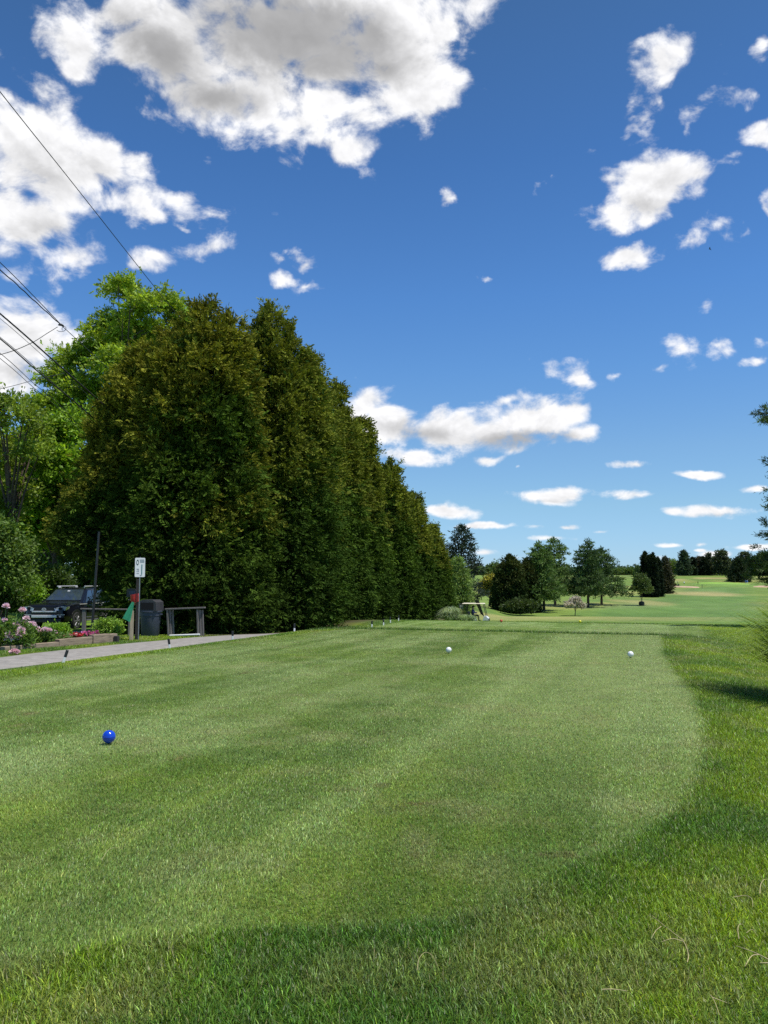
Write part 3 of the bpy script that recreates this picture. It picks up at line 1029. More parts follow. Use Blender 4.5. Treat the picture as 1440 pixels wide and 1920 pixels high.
def conifer(name, label, base, h, r, cols, whorls=16, per=7, tuft=.5, tl=.5, tw=.12, clear=.12, prof=None, group=None, r0=None,
            up=.18, droop_tip=-.1, tufts=8, leaves=7, lean=0.0, gap=.0, bark=None, flat=.45, extra=None):
    """pine or spruce: whorled limbs on a straight trunk, needle tufts along every limb"""
    root = thing(name, label, 'tree', base, 0, group)
    lv = Leaves(); tb = Tubes()
    r0 = r0 or h * .016
    prof = prof or (lambda u: (1 - u) ** .8 * (.55 + .45 * sstep(0, .25, u)) + .04)
    tx = lambda z: lean * z
    zz = np.linspace(-.4, h * .98, 8)
    tb.add(np.c_[tx(zz), 0 * zz, zz], np.linspace(r0, r0 * .12, 8), 8)
    C, D = [], []
    limbs = []
    for wv in range(whorls):
        u = clear + (1 - clear) * ((wv + .3 * rng.random()) / whorls)
        z = u * h
        n = per if u < .85 else max(3, per - 2)
        a0 = rng.random() * 6.28
        for b in range(n):
            if rng.random() < gap: continue
            a = a0 + 6.28 * (b + .5 * rng.random()) / n
            L_ = r * float(prof((u - clear) / (1 - clear))) * (.7 + .5 * rng.random())
            limbs.append((z, a, L_, up * (.4 + u)))
    for e in (extra or []): limbs.append(e)
    for (z, a, L_, up_) in limbs:
        dr = np.array([math.cos(a), math.sin(a), 0])
        s = np.array([tx(z), 0, z])
        m = s + dr * L_ * .5 + np.array([0, 0, L_ * up_ * .35]); e = s + dr * L_ + np.array([0, 0, L_ * (up_ + droop_tip)])
        tb.add([s, m, e], [r0 * .22 * (1.1 - z / h) + .012, r0 * .12 * (1.1 - z / h) + .009, .008], 5)
        nt = max(2, int(tufts * L_ / r + 1))
        for q in range(nt):
            f = .25 + .75 * (q + rng.random()) / nt
            p_ = (s * (1 - f) ** 2 + m * 2 * f * (1 - f) + e * f * f)
            w_ = .28 * L_ * (1.05 - f) + .06
            p_ = p_ + np.array([-dr[1], dr[0], 0]) * rng.normal() * w_ + np.array([0, 0, rng.normal() * .06 * L_])
            C.append(p_); D.append(unit(dr + np.array([0, 0, .35])))
    zt = h * np.linspace(.93, 1.0, 6)
    for z in zt: C.append([tx(z), 0, z]); D.append([0, 0, 1.])
    C = np.array(C); D = np.array(D)
    clump_leaves(lv, C, D, tuft, leaves, tl, tw, cols[0], cols[1], droop=.05, spread=.75, flat=flat, kcol=np.clip(rng.normal(.5, .3, len(C)), 0, 1))
    lv.build('crown', M_needle, root)
    tb.build('trunk', bark or M_bark, root)
    return root


def blade_clump(name, label, base, n, h, spread, cols, width=.012, cat='grass', group=None, reach=None):
    """ornamental grass: arching blades from one crown"""
    V, FL, C = [], [], []
    K = 7
    a = rng.random(n) * 2 * np.pi
    out = np.clip(np.abs(rng.normal(.55, .35, n)), .05, 1.2) * spread
    hh = h * (.55 + .5 * rng.random(n))
    r0 = rng.random(n) ** .5 * spread * .28
    t = np.linspace(0, 1, K)
    rad = r0[:, None] + out[:, None] * (t ** 1.6)[None]
    zz = hh[:, None] * (1.55 * t - .72 * t ** 2.6)[None] * (1 - .25 * (out / spread)[:, None] * t[None] ** 2)
    ctr = np.stack([rad * np.cos(a)[:, None], rad * np.sin(a)[:, None], zz], -1)
    sd = np.stack([-np.sin(a + .5), np.cos(a + .5), 0 * a], -1)[:, None]
    w = (width * (.7 + .6 * rng.random(n)))[:, None] * np.array([.8, 1, 1, .9, .75, .5, .08])[None]
    L_ = ctr - sd * w[..., None] * .5; R_ = ctr + sd * w[..., None] * .5
    q = np.stack([L_, R_], 2).reshape(-1, 3)
    i = np.arange(n)[:, None] * K * 2
    f = np.concatenate([i + 2 * k + np.array([[0, 1, 3, 2]]) for k in range(K - 1)])
    c = jitter_col(n, cols[0], cols[1], .22)
    o = np_mesh(name, q, [f], M_blade, tint=np.clip(np.repeat(c, K * 2, 0), .003, .9), loc=base)
    return tag(o, label, cat, group)


M_leaf_ever = leaf_mat('evergreen_spray', .20, .9, spec=.06, tcol=(1.1, 1.1, .4))

# ------------------------------------------------------------------ hedge of tall arborvitae
EVG = ((.034, .064, .010), (.100, .160, .018), (.22, .22, .027))
EVG2 = ((.030, .060, .010), (.090, .148, .018), (.18, .20, .027))


def hz(x, y): return g(x, y) - .05


def top_h(x, y, py):
    """tree height that puts its tip at photo row py"""
    return P(720, py, y).z - hz(x, y)


HG = 'row of tall arborvitae along the cart path'
x, y = px_x(385, 29.8, 572), 29.8
h = top_h(x, y, 570)
arborvitae('arborvitae', 'broad golden-tipped arborvitae at the near end of the row, behind the grey trash bin', (x, y, hz(x, y)),
           [(0, 0, 2.1, h), (.85, .1, 1.4, h * .975), (-1.2, .5, 2.1, h * .93), (1.05, .6, 1.4, h * .90), (-.5, -.3, 2.0, h * .8), (-.3, .9, 1.9, h * .96)], EVG, 1700, 26, .30, .062, .46, HG, seed=1, p=.42, fan=6)
x, y = px_x(262, 32.0, 690), 32.0
h = top_h(x, y, 655)
arborvitae('arborvitae', 'low-shouldered arborvitae with yellow-brown tips overhanging the parked black car', (x, y, hz(x, y)),
           [(.2, 0, 2.5, h), (-1.0, .2, 2.1, h * .84), (-1.6, .9, 1.3, h * .64), (1.2, .6, 2.0, h * 1.02)], EVG, 1450, 26, .30, .062, .46, HG, seed=2, p=.46, fan=6,
           lift=lambda q: np.interp(q, [-2.6, -.9, -.4, 0], [3.6, 2.9, 1.6, 0]))
x, y = px_x(505, 32.6, 575), 32.6
h = top_h(x, y, 573)
arborvitae('arborvitae', 'tallest dark arborvitae with a narrow pointed tip, second from the near end', (x, y, hz(x, y)),
           [(0, 0, 1.6, h), (.75, .5, 1.5, h * .95), (1.35, 1.2, 1.45, h * .86), (.5, -.2, 1.5, h * .8), (-.45, .4, 1.3, h * .94)], EVG2, 1400, 25, .30, .062, .46, HG, seed=3, p=.42, fan=6)
for i, (px, yy, py, r, hb, lab) in enumerate([
        (578, 38.0, 662, 1.75, .93, 'dark arborvitae just behind the tallest one, sloping shoulder showing'),
        (628, 44.0, 722, 1.75, .93, 'middle arborvitae of the row, its tip beside the left end of the long cloud'),
        (674, 51.0, 786, 1.75, .93, 'arborvitae with a rounded yellow-green top below the long cloud'),
        (732, 59.0, 862, 1.7, .95, 'ragged-topped dark arborvitae with a small notch at its crown'),
        (772, 69.0, 925, 1.75, .93, 'short arborvitae near the far end with brownish lower branches'),
        (808, 82.0, 985, 1.8, .9, 'farthest arborvitae of the row, next to the dark spruce')]):
    x, y = px_x(px, yy, py), yy
    h = top_h(x, y, py)
    arborvitae('arborvitae', lab, (x, y, hz(x, y)), [(0, 0, r, h), (-.3, -1.5, r * .8, h * .94), (.3, 1.4, r * .85, h * hb), (.35, -.3, r * .8, h * .86)], EVG2,
               900 - 50 * i, 22, .32 + .015 * i, .07 + .008 * i, .48 + .02 * i, HG, seed=10 + i, p=.42, fan=5)

# ------------------------------------------------------------------ broadleaf trees on the left
def px_lobes(base, d, lst, depth=2.0):
    out = []
    for (px, py, pr) in lst:
        dd = d + (rng.random() - .5) * 2 * depth
        w = P(px, py, dd)
        out.append((w.x - base[0], w.y - base[1], w.z - base[2], pr / F * dd))
    return out


LOC = ((.14, .25, .018), (.34, .45, .04))
x, y = px_x(215, 54), 54.0
b = (x, y, g(x, y) - .1)
broadleaf('locust_tree', 'bright green feathery tree rising behind the arborvitae at the left', b, 21,
          px_lobes(b, 54, [(225, 548, 34), (262, 580, 40), (310, 575, 38), (345, 610, 40), (215, 610, 36), (260, 640, 55), (320, 660, 55),
                           (190, 655, 48), (145, 680, 44), (225, 700, 55), (110, 715, 36), (165, 740, 55), (280, 740, 60), (90, 760, 34),
                           (130, 790, 52), (220, 800, 60), (330, 800, 60), (235, 530, 16), (310, 548, 14)], 3.0),
          LOC, 1500, 11, .42, .12, .62, None, 22, .34, droop=-.25, spread=.6, flat=.30, shell=.9, fan=5)
x, y = px_x(95, 47), 47.0
b = (x, y, g(x, y) - .1)
broadleaf('maple_tree', 'rounded lime green tree below the power lines, between the dark oak and the arborvitae', b, 11,
          px_lobes(b, 47, [(85, 830, 46), (140, 810, 44), (60, 880, 48), (120, 880, 55), (30, 930, 50), (90, 950, 60), (150, 930, 50),
                           (50, 1000, 55), (120, 1010, 55)], 2.0),
          ((.13, .25, .015), (.28, .44, .03)), 900, 46, .26, .15, .55, None, 10, .22, droop=-.25, flat=.6, shell=.5)
x, y = px_x(8, 42), 42.0
b = (x, y, g(x, y) - .1)
broadleaf('oak_tree', 'dark loose-crowned tree at the left edge with sky showing through', b, 13,
          px_lobes(b, 42, [(5, 760, 30), (45, 785, 32), (-25, 790, 45), (70, 810, 22), (20, 840, 40), (60, 850, 30), (-20, 870, 55), (30, 930, 40),
                           (-10, 985, 55)], 2.0),
          ((.12, .20, .018), (.27, .36, .04)), 430, 30, .22, .12, .5, None, 14, .22, flat=.8, shell=.8)
x, y = px_x(-30, 39), 39.0
b = (x, y, g(x, y) - .1)
broadleaf('lilac_bush', 'tall leafy bush with pale glints at the left edge behind the lawn', b, 5,
          px_lobes(b, 39, [(-20, 1010, 40), (20, 1040, 36), (-30, 1070, 45), (25, 1085, 30)], 1.0),
          ((.07, .14, .02), (.18, .28, .06)), 260, 36, .2, .11, .5, 'bushes at the edge of the wood', 6, .1, flat=.8)
for (px, py, pr, d, lab, cc) in [(45, 1100, 22, 42, 'small bright green bush at the wood edge left of the car', ((.10, .2, .02), (.2, .34, .03))),
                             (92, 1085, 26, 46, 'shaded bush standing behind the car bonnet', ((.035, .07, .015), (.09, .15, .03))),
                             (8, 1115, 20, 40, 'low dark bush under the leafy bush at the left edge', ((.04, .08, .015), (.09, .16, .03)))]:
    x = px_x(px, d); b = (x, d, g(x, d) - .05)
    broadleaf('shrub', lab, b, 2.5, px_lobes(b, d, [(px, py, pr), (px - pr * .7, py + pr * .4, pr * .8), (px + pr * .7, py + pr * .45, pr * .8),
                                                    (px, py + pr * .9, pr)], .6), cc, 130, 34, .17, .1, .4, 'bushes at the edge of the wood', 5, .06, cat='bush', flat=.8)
# dark wood closing the view behind the car
for (px, top, d, hw, lab) in [(-40, 905, 70, 90, 'dim tree deep in the wood at the left edge'),
                              (60, 930, 66, 75, 'dim tree in the wood behind the lime green tree'),
                              (170, 900, 62, 70, 'dim tree in the wood behind the car roof'),
                              (270, 930, 60, 60, 'dim tree in the wood hidden mostly by the arborvitae')]:
    x = px_x(px, d); b = (x, d, g(x, d) - .1)
    rows = [(px + (rng.random() - .5) * hw, yy, hw * .62) for yy in range(top + 40, 1135, 32)]
    broadleaf('wood_tree', lab, b, 10, px_lobes(b, d, rows, 2.5), ((.04, .08, .014), (.10, .17, .03)), 420, 26, .4, .24, 1.0,
              'trees of the wood on the left', 6, .2, flat=.9)

# ------------------------------------------------------------------ middle distance trees
def tree_at(px, base_py, top_py, d):
    x = px_x(px, d, base_py); z = g(x, d)
    return (x, d, z - .1), P(px, top_py, d).z - z + .1


PINE = ((.06, .12, .028), (.16, .245, .06))
PINE_D = ((.042, .085, .026), (.11, .175, .05))
b, h = tree_at(866, 1110, 987, 150)
conifer('spruce_tree', 'gaunt dark spruce with ragged limbs, just past the end of the arborvitae row', b, h, 4.0, ((.022, .04, .026), (.045, .065, .04)), 22, 6, .42, .8, .2,
        .08, lambda u: (1 - u) ** .62 + .10, None, .3, up=.35, droop_tip=.12, tufts=7, leaves=9, gap=.22)
b, h = tree_at(860, 1150, 1046, 100)
conifer('pine_tree', 'soft pale green young pine above the clump of feathery grass', b, h, 2.5, ((.12, .20, .05), (.28, .38, .10)), 20, 8, .4, .42, .11, .04,
        None, None, .14, up=.3, tufts=9, leaves=12)
b, h = tree_at(918, 1144, 1078, 185)
broadleaf('golden_tree', 'small golden-yellow tree with a dark straight trunk', b, h,
          [(0, 0, h * .72, h * .2), (-1.2, 0, h * .62, h * .17), (1.2, .3, h * .64, h * .17), (.2, -.8, h * .84, h * .15), (-1.0, .6, h * .45, h * .14), (1.2, 0, h * .45, h * .13)],
          ((.22, .23, .04), (.42, .38, .06)), 170, 22, .5, .25, .7, None, 7, .28, bark=M_bark)
YEWC = ((.026, .046, .014), (.055, .085, .022), (.075, .09, .026))
b, h = tree_at(956, 1149, 1044, 174)
arborvitae('yew_tree', 'broad dome-shaped dark evergreen, left one of the touching pair', b, [(0, 0, 3.5, h), (-1.2, -.4, 2.6, h * .86), (1, .4, 2.6, h * .93)], YEWC, 700, 30, .55, .2, .7,
           'pair of dark dome-shaped evergreens', p=.34)
b, h = tree_at(988, 1147, 1051, 177)
arborvitae('yew_tree', 'narrower dark evergreen, right one of the touching pair', b, [(0, 0, 2.5, h), (.5, -.4, 2.2, h * .85), (-.6, 0, 1.9, h * .9)], YEWC, 560, 30, .55, .2, .7,
           'pair of dark dome-shaped evergreens', p=.34)
b, h = tree_at(975, 1151, 1120, 166)
broadleaf('juniper_bush', 'low spreading bush at the foot of the dark evergreen pair', b, h, [(0, 0, h * .45, h * .5), (-1.8, 0, h * .4, h * .42), (1.9, .2, h * .42, h * .42)],
          ((.035, .065, .015), (.085, .125, .03)), 190, 26, .5, .2, .6, None, 4, .1, cat='bush')
pines = [(1013, 1146, 1019, 178, 3.4, -.012, 'leaning white pine at the left of the pine group, next to the dark evergreens', PINE),
         (1020, 1143, 1030, 184, 3.0, .0, 'white pine with two stems close together, in front in the group', PINE),
         (1041, 1134, 1011, 203, 4.9, -.004, 'tallest bright white pine of the group', PINE),
         (1103, 1136, 1014, 197, 4.0, .0, 'dark white pine with a straight bare lower trunk', PINE_D),
         (1128, 1132, 1029, 207, 5.2, .01, 'wide dark white pine at the right of the group, limbs spreading right', PINE_D)]
for (px, bp, tp, d, r, ln_, lab, cc) in pines:
    b, h = tree_at(px, bp, tp, d)
    conifer('pine_tree', lab, b, h, r * 1.35, cc, 13, 7, .62, .8, .2, .21, lambda u: (1 - u) ** .62 * (.82 + .22 * np.sin(u * 11)) + .07, 'white pines across the valley', .34, up=.16,
            tufts=11, leaves=13, lean=ln_, gap=.12, flat=.24)
b, h = tree_at(1078, 1154, 1117, 165)
broadleaf('blossom_tree', 'small tree covered in creamy white blossom in front of the pines', b, h,
          [(0, 0, h * .62, h * .30), (-1.0, 0, h * .52, h * .24), (1.1, .2, h * .5, h * .24), (.2, -.4, h * .78, h * .2)],
          ((.32, .31, .19), (.78, .68, .54)), 130, 26, .28, .2, .4, None, 6, .1, mat_=M_petal)
b, h = tree_at(1203, 1130, 1075, 205)
broadleaf('maple_tree', 'small oval tree with a wrapped dark base alone on the slope', b, h,
          [(0, 0, h * .68, h * .24), (-.5, 0, h * .48, h * .22), (.6, 0, h * .46, h * .22), (0, 0, h * .85, h * .14)],
          ((.05, .095, .022), (.115, .16, .04)), 170, 26, .36, .2, .5, None, 6, .12)
tw = bpy.data.objects[-1]
rt = [o for o in scene.objects if o.get('label') == 'small oval tree with a wrapped dark base alone on the slope'][0]
bm = bmesh.new(); lathe(bm, [(.62, 0), (.72, .5), (.66, 1.0), (.3, 1.15)], 12)
obj('trunk_guard', bm, M_wood_dark, rt, True)
CYP = ((.014, .024, .014), (.026, .04, .018), (.036, .05, .022))
for (px, bp, tp, d, r, lab) in [(1211, 1116, 1037, 262, 1.1, 'tallest narrow dark cypress, left end of the close group of four'),
                                (1219, 1117, 1043, 260, 1.0, 'narrow cypress tucked between the two tallest of the group'),
                                (1226, 1117, 1039, 258, 1.05, 'second tallest narrow dark cypress of the close group'),
                                (1235, 1116, 1047, 262, .9, 'shorter narrow cypress at the right end of the group')]:
    b, h = tree_at(px, bp, tp, d)
    arborvitae('cypress_tree', lab, b, [(0, 0, r * 1.35, h)], CYP, 260, 26, .6, .22, .5, 'narrow dark cypresses on the slope', p=.3)
b, h = tree_at(1248, 1106, 1046, 285)
conifer('cedar_tree', 'reddish-brown tinged cedar right of the narrow cypresses', b, h, 3.4, ((.038, .042, .02), (.08, .078, .036)), 15, 7, .7, 1.0, .3, .03, None, None, .2, tufts=7, leaves=10)
b, h = tree_at(1196, 1096, 1062, 330)
conifer('pine_tree', 'small dark pine left of the narrow cypresses', b, h, 2.2, PINE_D, 10, 6, .7, 1.0, .3, .05, None, None, .2, tufts=5, leaves=8)

# ------------------------------------------------------------------ far tree line
FG = 'trees of the far tree line beyond the green'
far = [  # px, top, half width px, distance, kind, label
    (1262, 1053, 13, 545, 'b', 'pale green round tree in the gap left of the big far conifer', ((.10, .17, .04), (.19, .28, .06))),
    (1283, 1033, 17, 490, 'c', 'big broad blue-green conifer at the left of the far tree line', ((.03, .055, .03), (.07, .11, .05))),
    (1299, 1047, 4, 492, 'a', 'thin dark column of a tree right of the big far conifer', CYP),
    (1309, 1044, 8, 496, 'd', 'brownish upright tree of the far tree line', ((.045, .045, .03), (.08, .075, .05))),
    (1319, 1046, 6, 494, 'a', 'narrow dark green tree of the far tree line, fifth from its left end', CYP),
    (1329, 1039, 9, 500, 'c', 'grey-green pointed conifer in the middle of the far tree line', ((.04, .06, .03), (.09, .12, .06))),
    (1343, 1045, 10, 515, 'b', 'light green tree filling the gap before the tall far pine', ((.09, .14, .04), (.18, .25, .07))),
    (1354, 1031, 13, 490, 'd', 'tall grey-green far pine with a blunt top', ((.04, .06, .03), (.085, .11, .055))),
    (1366, 1050, 9, 505, 'b', 'pale tree right of the tall far pine', ((.08, .13, .04), (.15, .21, .06))),
    (1376, 1057, 8, 498, 'b', 'low dark tree at the right end of the far tree line', ((.03, .05, .02), (.06, .09, .03))),
    (1398, 1032, 9, 500, 'd', 'tall pine with a tufted top behind the lone dark fir', ((.04, .06, .03), (.08, .105, .05))),
    (1413, 1046, 8, 488, 'a', 'dark evergreen at the left end of the dark screen on the right', CYP),
    (1424, 1043, 9, 486, 'a', 'dark evergreen in the middle of the dark screen on the right', CYP),
    (1436, 1040, 10, 484, 'a', 'dark evergreen at the right edge of the dark screen', CYP)]
for (px, tp, hw, d, kind, lab, cc) in far:
    b, h = tree_at(px, 1081, tp, d)
    r = hw / F * d
    if kind == 'c':
        conifer('far_conifer', lab, b, h, r, cc, 15, 7, 1.1, 1.5, .5, .03, None, FG, .3, tufts=7, leaves=10)
    elif kind == 'a':
        arborvitae('far_evergreen', lab, b, [(0, 0, r * 1.15, h), (r * .4, 0, r * .8, h * .9)], cc, 200, 24, 1.0, .4, .9, FG, p=.3)
    else:
        t = 'far_pine' if kind == 'd' else 'far_tree'
        lo = [(0, 0, h * .8, r * .75), (-r * .4, 0, h * .58, r * .75), (r * .4, .5, h * .55, r * .75), (0, 0, h * .35, r * .9), (-r * .3, 0, h * .2, r * .8), (r * .3, 0, h * .18, r * .8)]
        broadleaf(t, lab, b, h, lo, cc, 210, 22, 1.2, .6, 1.2, FG, 6, .3)
b, h = tree_at(1386, 1092, 1046, 425)
conifer('fir_tree', 'lone broad dark fir standing beside the right of the green', b, h, 5.0, ((.02, .036, .016), (.045, .068, .026)), 17, 8, 1.0, 1.3, .42, .02,
        lambda u: (1 - u) ** .6 + .05, None, .3, tufts=8, leaves=12)
for i, (px, tp, hw, lab) in enumerate([(893, 1060, 12, 'distant hazy tree left of the golden tree'), (908, 1064, 9, 'distant dark green tree over the golden tree'),
                                      (925, 1054, 12, 'distant light green round tree beside the dark evergreens'),
                                      (1176, 1068, 9, 'distant hazy tree at the left of the far field edge'),
                                      (1160, 1070, 9, 'distant hazy tree half hidden by the wide pine'), (1188, 1071, 8, 'distant hazy tree beside the small dark pine')]):
    d = 640 + 15 * i
    b, h = tree_at(px, 1082, tp, d)
    r = hw / F * d
    broadleaf('distant_tree', lab, b, h, [(0, 0, h * .6, r * .9), (-r * .7, 0, h * .4, r * .7), (r * .7, 0, h * .42, r * .7), (0, 1, h * .2, r)],
              ((.06, .11, .03), (.13, .2, .05)), 130, 18, 1.6, .9, 1.5, 'distant trees at the edge of the far field', 5, .3)


def far_woods():
    """the far woods that close the horizon: one mass, no tree can be told apart"""
    lv = Leaves()
    n = 5200
    a = (rng.random(n) - .5) * 1.5; d = 1150 + 350 * rng.random(n)
    x, y = d * np.sin(a), d * np.cos(a)
    hmax = 11 + 7 * fbm(a * 20, d * 0, 1.0, 3, 7)
    z = G(x, y) + hmax * rng.random(n) ** .6
    c = np.c_[x, y, z]
    clump_leaves(lv, c, unit(np.c_[-x, -y, 0 * x + d * .5]), 4.0, 12, 4.5, 2.4, (.035, .07, .025), (.09, .15, .045), flat=.7)
    o = lv.build('far_woods', M_leaf)
    tag(o, 'low dark green woods along the far horizon', 'woods', kind='stuff')


far_woods()


def hills():
    V, n, m = [], 160, 7
    for j in range(m):
        for i in range(n):
            a = -1.1 + 2.2 * i / (n - 1)
            d = 2600 + 260 * j
            hgt = (9 + 15 * float(fbm(np.array([a * 4]), np.array([0.]), 1.0, 3, 91)[0])) * math.sin(math.pi * min(1, (j + .01) / (m - 1)) / 2)
            V.append((d * math.sin(a), d * math.cos(a), hgt))
    structure(np_mesh('hills', np.array(V), [grid_faces(n, m)], mat('wooded_hill', (.05, .09, .05), .95, var=.35, scale=.02), smooth=True))


hills()

# ------------------------------------------------------------------ white pine at the right edge
b = (19.6, 34.0, g(19.6, 34.0) - .1)
tips = [(1412, 775, .0), (1438, 872, .1), (1437, 935, -.3), (1424, 995, .2), (1420, 1050, -.2), (1400, 1052, .1)]
ex = []
for (px, py, jy) in tips:
    w = P(px, py, 34 + jy * 3)
    dx, dy = w.x - b[0], w.y - b[1]
    L_ = math.hypot(dx, dy); z_end = w.z - b[2]
    ex.append((z_end - L_ * .06, math.atan2(dy, dx), L_, .16))
    ex.append((z_end - L_ * .10, math.atan2(dy, dx) + .06, L_ * .93, .14))
conifer('pine_tree', 'white pine at the right edge, only its branch tips in view', b, 15.5, 3.4, ((.05, .085, .028), (.13, .18, .05)), 15, 6, .19, .19, .03, .12,
        lambda u: (1 - u) ** .6 + .08, None, .24, up=.2, tufts=22, leaves=56, extra=ex)

# ------------------------------------------------------------------ ornamental grasses
x, y = 6.2, 11.8
blade_clump('ornamental_grass', 'tall arching ornamental grass clump at the right edge', (x, y, g(x, y)), 2200, 1.8, 1.6,
            ((.09, .18, .02), (.34, .45, .11)), .014, 'plant')
for (px, d, n, h, sp, lab) in [(845, 60, 2600, 1.8, .85, 'silvery feathery grass clump, taller one left of the golf cart'),
                               (872, 61, 2400, 1.12, 1.1, 'lower green feathery grass clump in front of the golf cart')]:
    x = px_x(px, d, 1160)
    blade_clump('ornamental_grass', lab, (x, d, g(x, d)), n, h, sp, ((.24, .34, .16), (.52, .60, .38)) if h > 1.4 else ((.18, .30, .10), (.42, .52, .28)), .022, 'plant',
                'feathery grass clumps beside the golf cart')


# ------------------------------------------------------------------ tee markers
def tee_marker(label, px, d, material, col_name, r, group=None):
    x = px_x(px, d)
    root = thing('tee_marker', label, 'tee marker', (x, d, g(x, d)), 0, group)
    bm = bmesh.new()
    z0 = r * 1.24
    lathe(bm, [(0.0001, z0 - r)] + [(r * math.sin(math.pi * k / 18) * (1.0 if abs(k - 9) > .5 else .985), z0 - r * math.cos(math.pi * k / 18)) for k in range(1, 18)]
          + [(0.0001, z0 + r)], 28)
    lathe(bm, [(r * 1.0, z0 - .0025), (r * 1.022, z0 - .0015), (r * 1.022, z0 + .0015), (r * 1.0, z0 + .0025)], 28)
    obj('ball', bm, material, root, True)
    bm = bmesh.new(); lathe(bm, [(.003, -.08), (r * .16, 0), (r * .2, z0 - r * .93)], 10)
    obj('spike', bm, M_black, root, True)


tee_marker('blue ball tee marker standing alone on the near left of the tee', 212, 8.12, M_blue, 'blue', .062)
WG = 'white ball tee markers'
tee_marker('white ball tee marker in the middle of the tee, left one of the white pair', 840.5, 17.9, M_white, 'white', .061, WG)
tee_marker('white ball tee marker on the pale right strip of the tee', 1179, 17.0, M_white, 'white', .061, WG)
tee_marker('small orange-red ball tee marker on the far edge of the forward tee', 939, 37.6, M_markred, 'red', .062)
tee_marker('yellow-green ball tee marker on the far edge of the forward tee', 1086, 37.2, M_yellow, 'yellow', .062)

# ------------------------------------------------------------------ path edge stakes
SG = 'black-topped white stakes along the cart path'


def stake(label, px, py, d, tilt=0.0, h=.27, ax=None):
    w = P(px, py, d); x = w.x
    root = thing('path_stake', label, 'stake', (x, d, float(gm(x, d))), 0, SG)
    root.rotation_euler = (0, tilt, .3)
    bm = bmesh.new(); box(bm, (0, 0, h * .24 - .05), (.05, .05, h * .52 + .1)); obj('white_base', bm, M_whitepaint, root, bevel=.006)
    bm = bmesh.new(); box(bm, (0, 0, h * .75), (.056, .056, h * .5)); obj('black_cap', bm, M_black, root, bevel=.008)


stake('black and white stake leaning right on the near left path edge', 118, 1243, 16.6, .28, .28)
stake('black and white stake leaning left, in front of the grey trash bin', 319, 1214, 20.6, -.16, .27)
stake('upright black and white stake in front of the arborvitae foot', 436, 1203, 23.6, 0, .27)
stake('upright black and white stake at the brow of the tee before the arborvitae row', 552, 1181, 27.2, 0, .29)
for (px, d, t, lab) in [(697, 33.5, .05, 'far black-capped stake, leftmost of the far four beyond the tee'), (719, 35.0, 0, 'far stake with more white showing, second of the far four'),
                        (732, 37.0, -.05, 'far stake with a short white base, third of the far four'), (747, 39.5, .05, 'farthest small dark stake beyond the tee')]:
    stake(lab, px, 1175, d, t, .26)

# ------------------------------------------------------------------ sign, ball washer, posts
def text_lines(name, rows, material, parent, y):
    for (x0, x1, z, hgt) in rows:
        bm = bmesh.new(); box(bm, ((x0 + x1) / 2, y, z), (x1 - x0, .004, hgt)); obj(name, bm, material, parent)


M_ink = mat('sign_ink', (.06, .09, .11), .6, var=.1)
M_teal = mat('sign_teal', (.10, .24, .25), .6, var=.2)
M_grey_ink = mat('sign_grey_ink', (.30, .32, .34), .6, var=.1)
x, y = px_x(262, 24.3), 24.3
root = thing('hole_sign', 'white upright hole sign on a thin metal pole beside the red ball washer', 'sign', (x, y, g(x, y) - .02), R(18))
SH = P(262, 1044, 24.3).z - g(x, y)
bm = bmesh.new(); rod(bm, (0, 0, -.2), (0, 0, SH + .01), .016, n=8); obj('pole', bm, M_steel, root, True)
bm = bmesh.new()
pts = []
for (cx, cz, a0) in [(.142, .28, 0), (-.142, .28, 90), (-.142, -.28, 180), (.142, -.28, 270)]:
    sx, sz = (cx - .03 if cx > 0 else cx + .03), (cz - .03 if cz > 0 else cz + .03)
    for k in range(5):
        a = R(a0 + 22.5 * k); pts.append((sx + .03 * math.cos(a), SH - .29 + sz + .03 * math.sin(a)))
prism(bm, pts, .006, 'Y', -.026)
pan = obj('sign_panel', bm, M_whitepaint, root)
zc = SH - .29
bm = bmesh.new()
for (ra, rb, ye) in ((1, .62, -.030),):
    n = 28; o_, i_ = [], []
    for k in range(n):
        a = 2 * math.pi * k / n
        o_.append(bm.verts.new((-.07 + .036 * math.cos(a), ye, zc + .145 + .082 * math.sin(a))))
        i_.append(bm.verts.new((-.07 + .022 * math.cos(a), ye, zc + .145 + .048 * math.sin(a))))
    for k in range(n): bm.faces.new((o_[k], o_[(k + 1) % n], i_[(k + 1) % n], i_[k]))
obj('emblem', bm, M_ink, pan)
text_lines('hole_map', [(.038, .066, zc - .06, .29)], M_teal, pan, -.029)
text_lines('lettering', [(-.01, .115, zc + .225, .014), (-.0, .12, zc + .19, .018), (.0, .12, zc + .155, .016)], M_grey_ink, pan, -.029)
text_lines('lettering', [(-.095, -.035, zc - .045, .016), (-.062, -.03, zc - .058, .02), (-.095, -.08, zc - .105, .014), (-.065, -.03, zc - .105, .026),
                         (-.095, -.08, zc - .17, .014), (-.065, -.03, zc - .17, .026)], M_grey_ink, pan, -.029)
text_lines('lettering', [(.0, .06, zc - .225, .01), (.02, .04, zc - .245, .008)], M_grey_ink, pan, -.029)

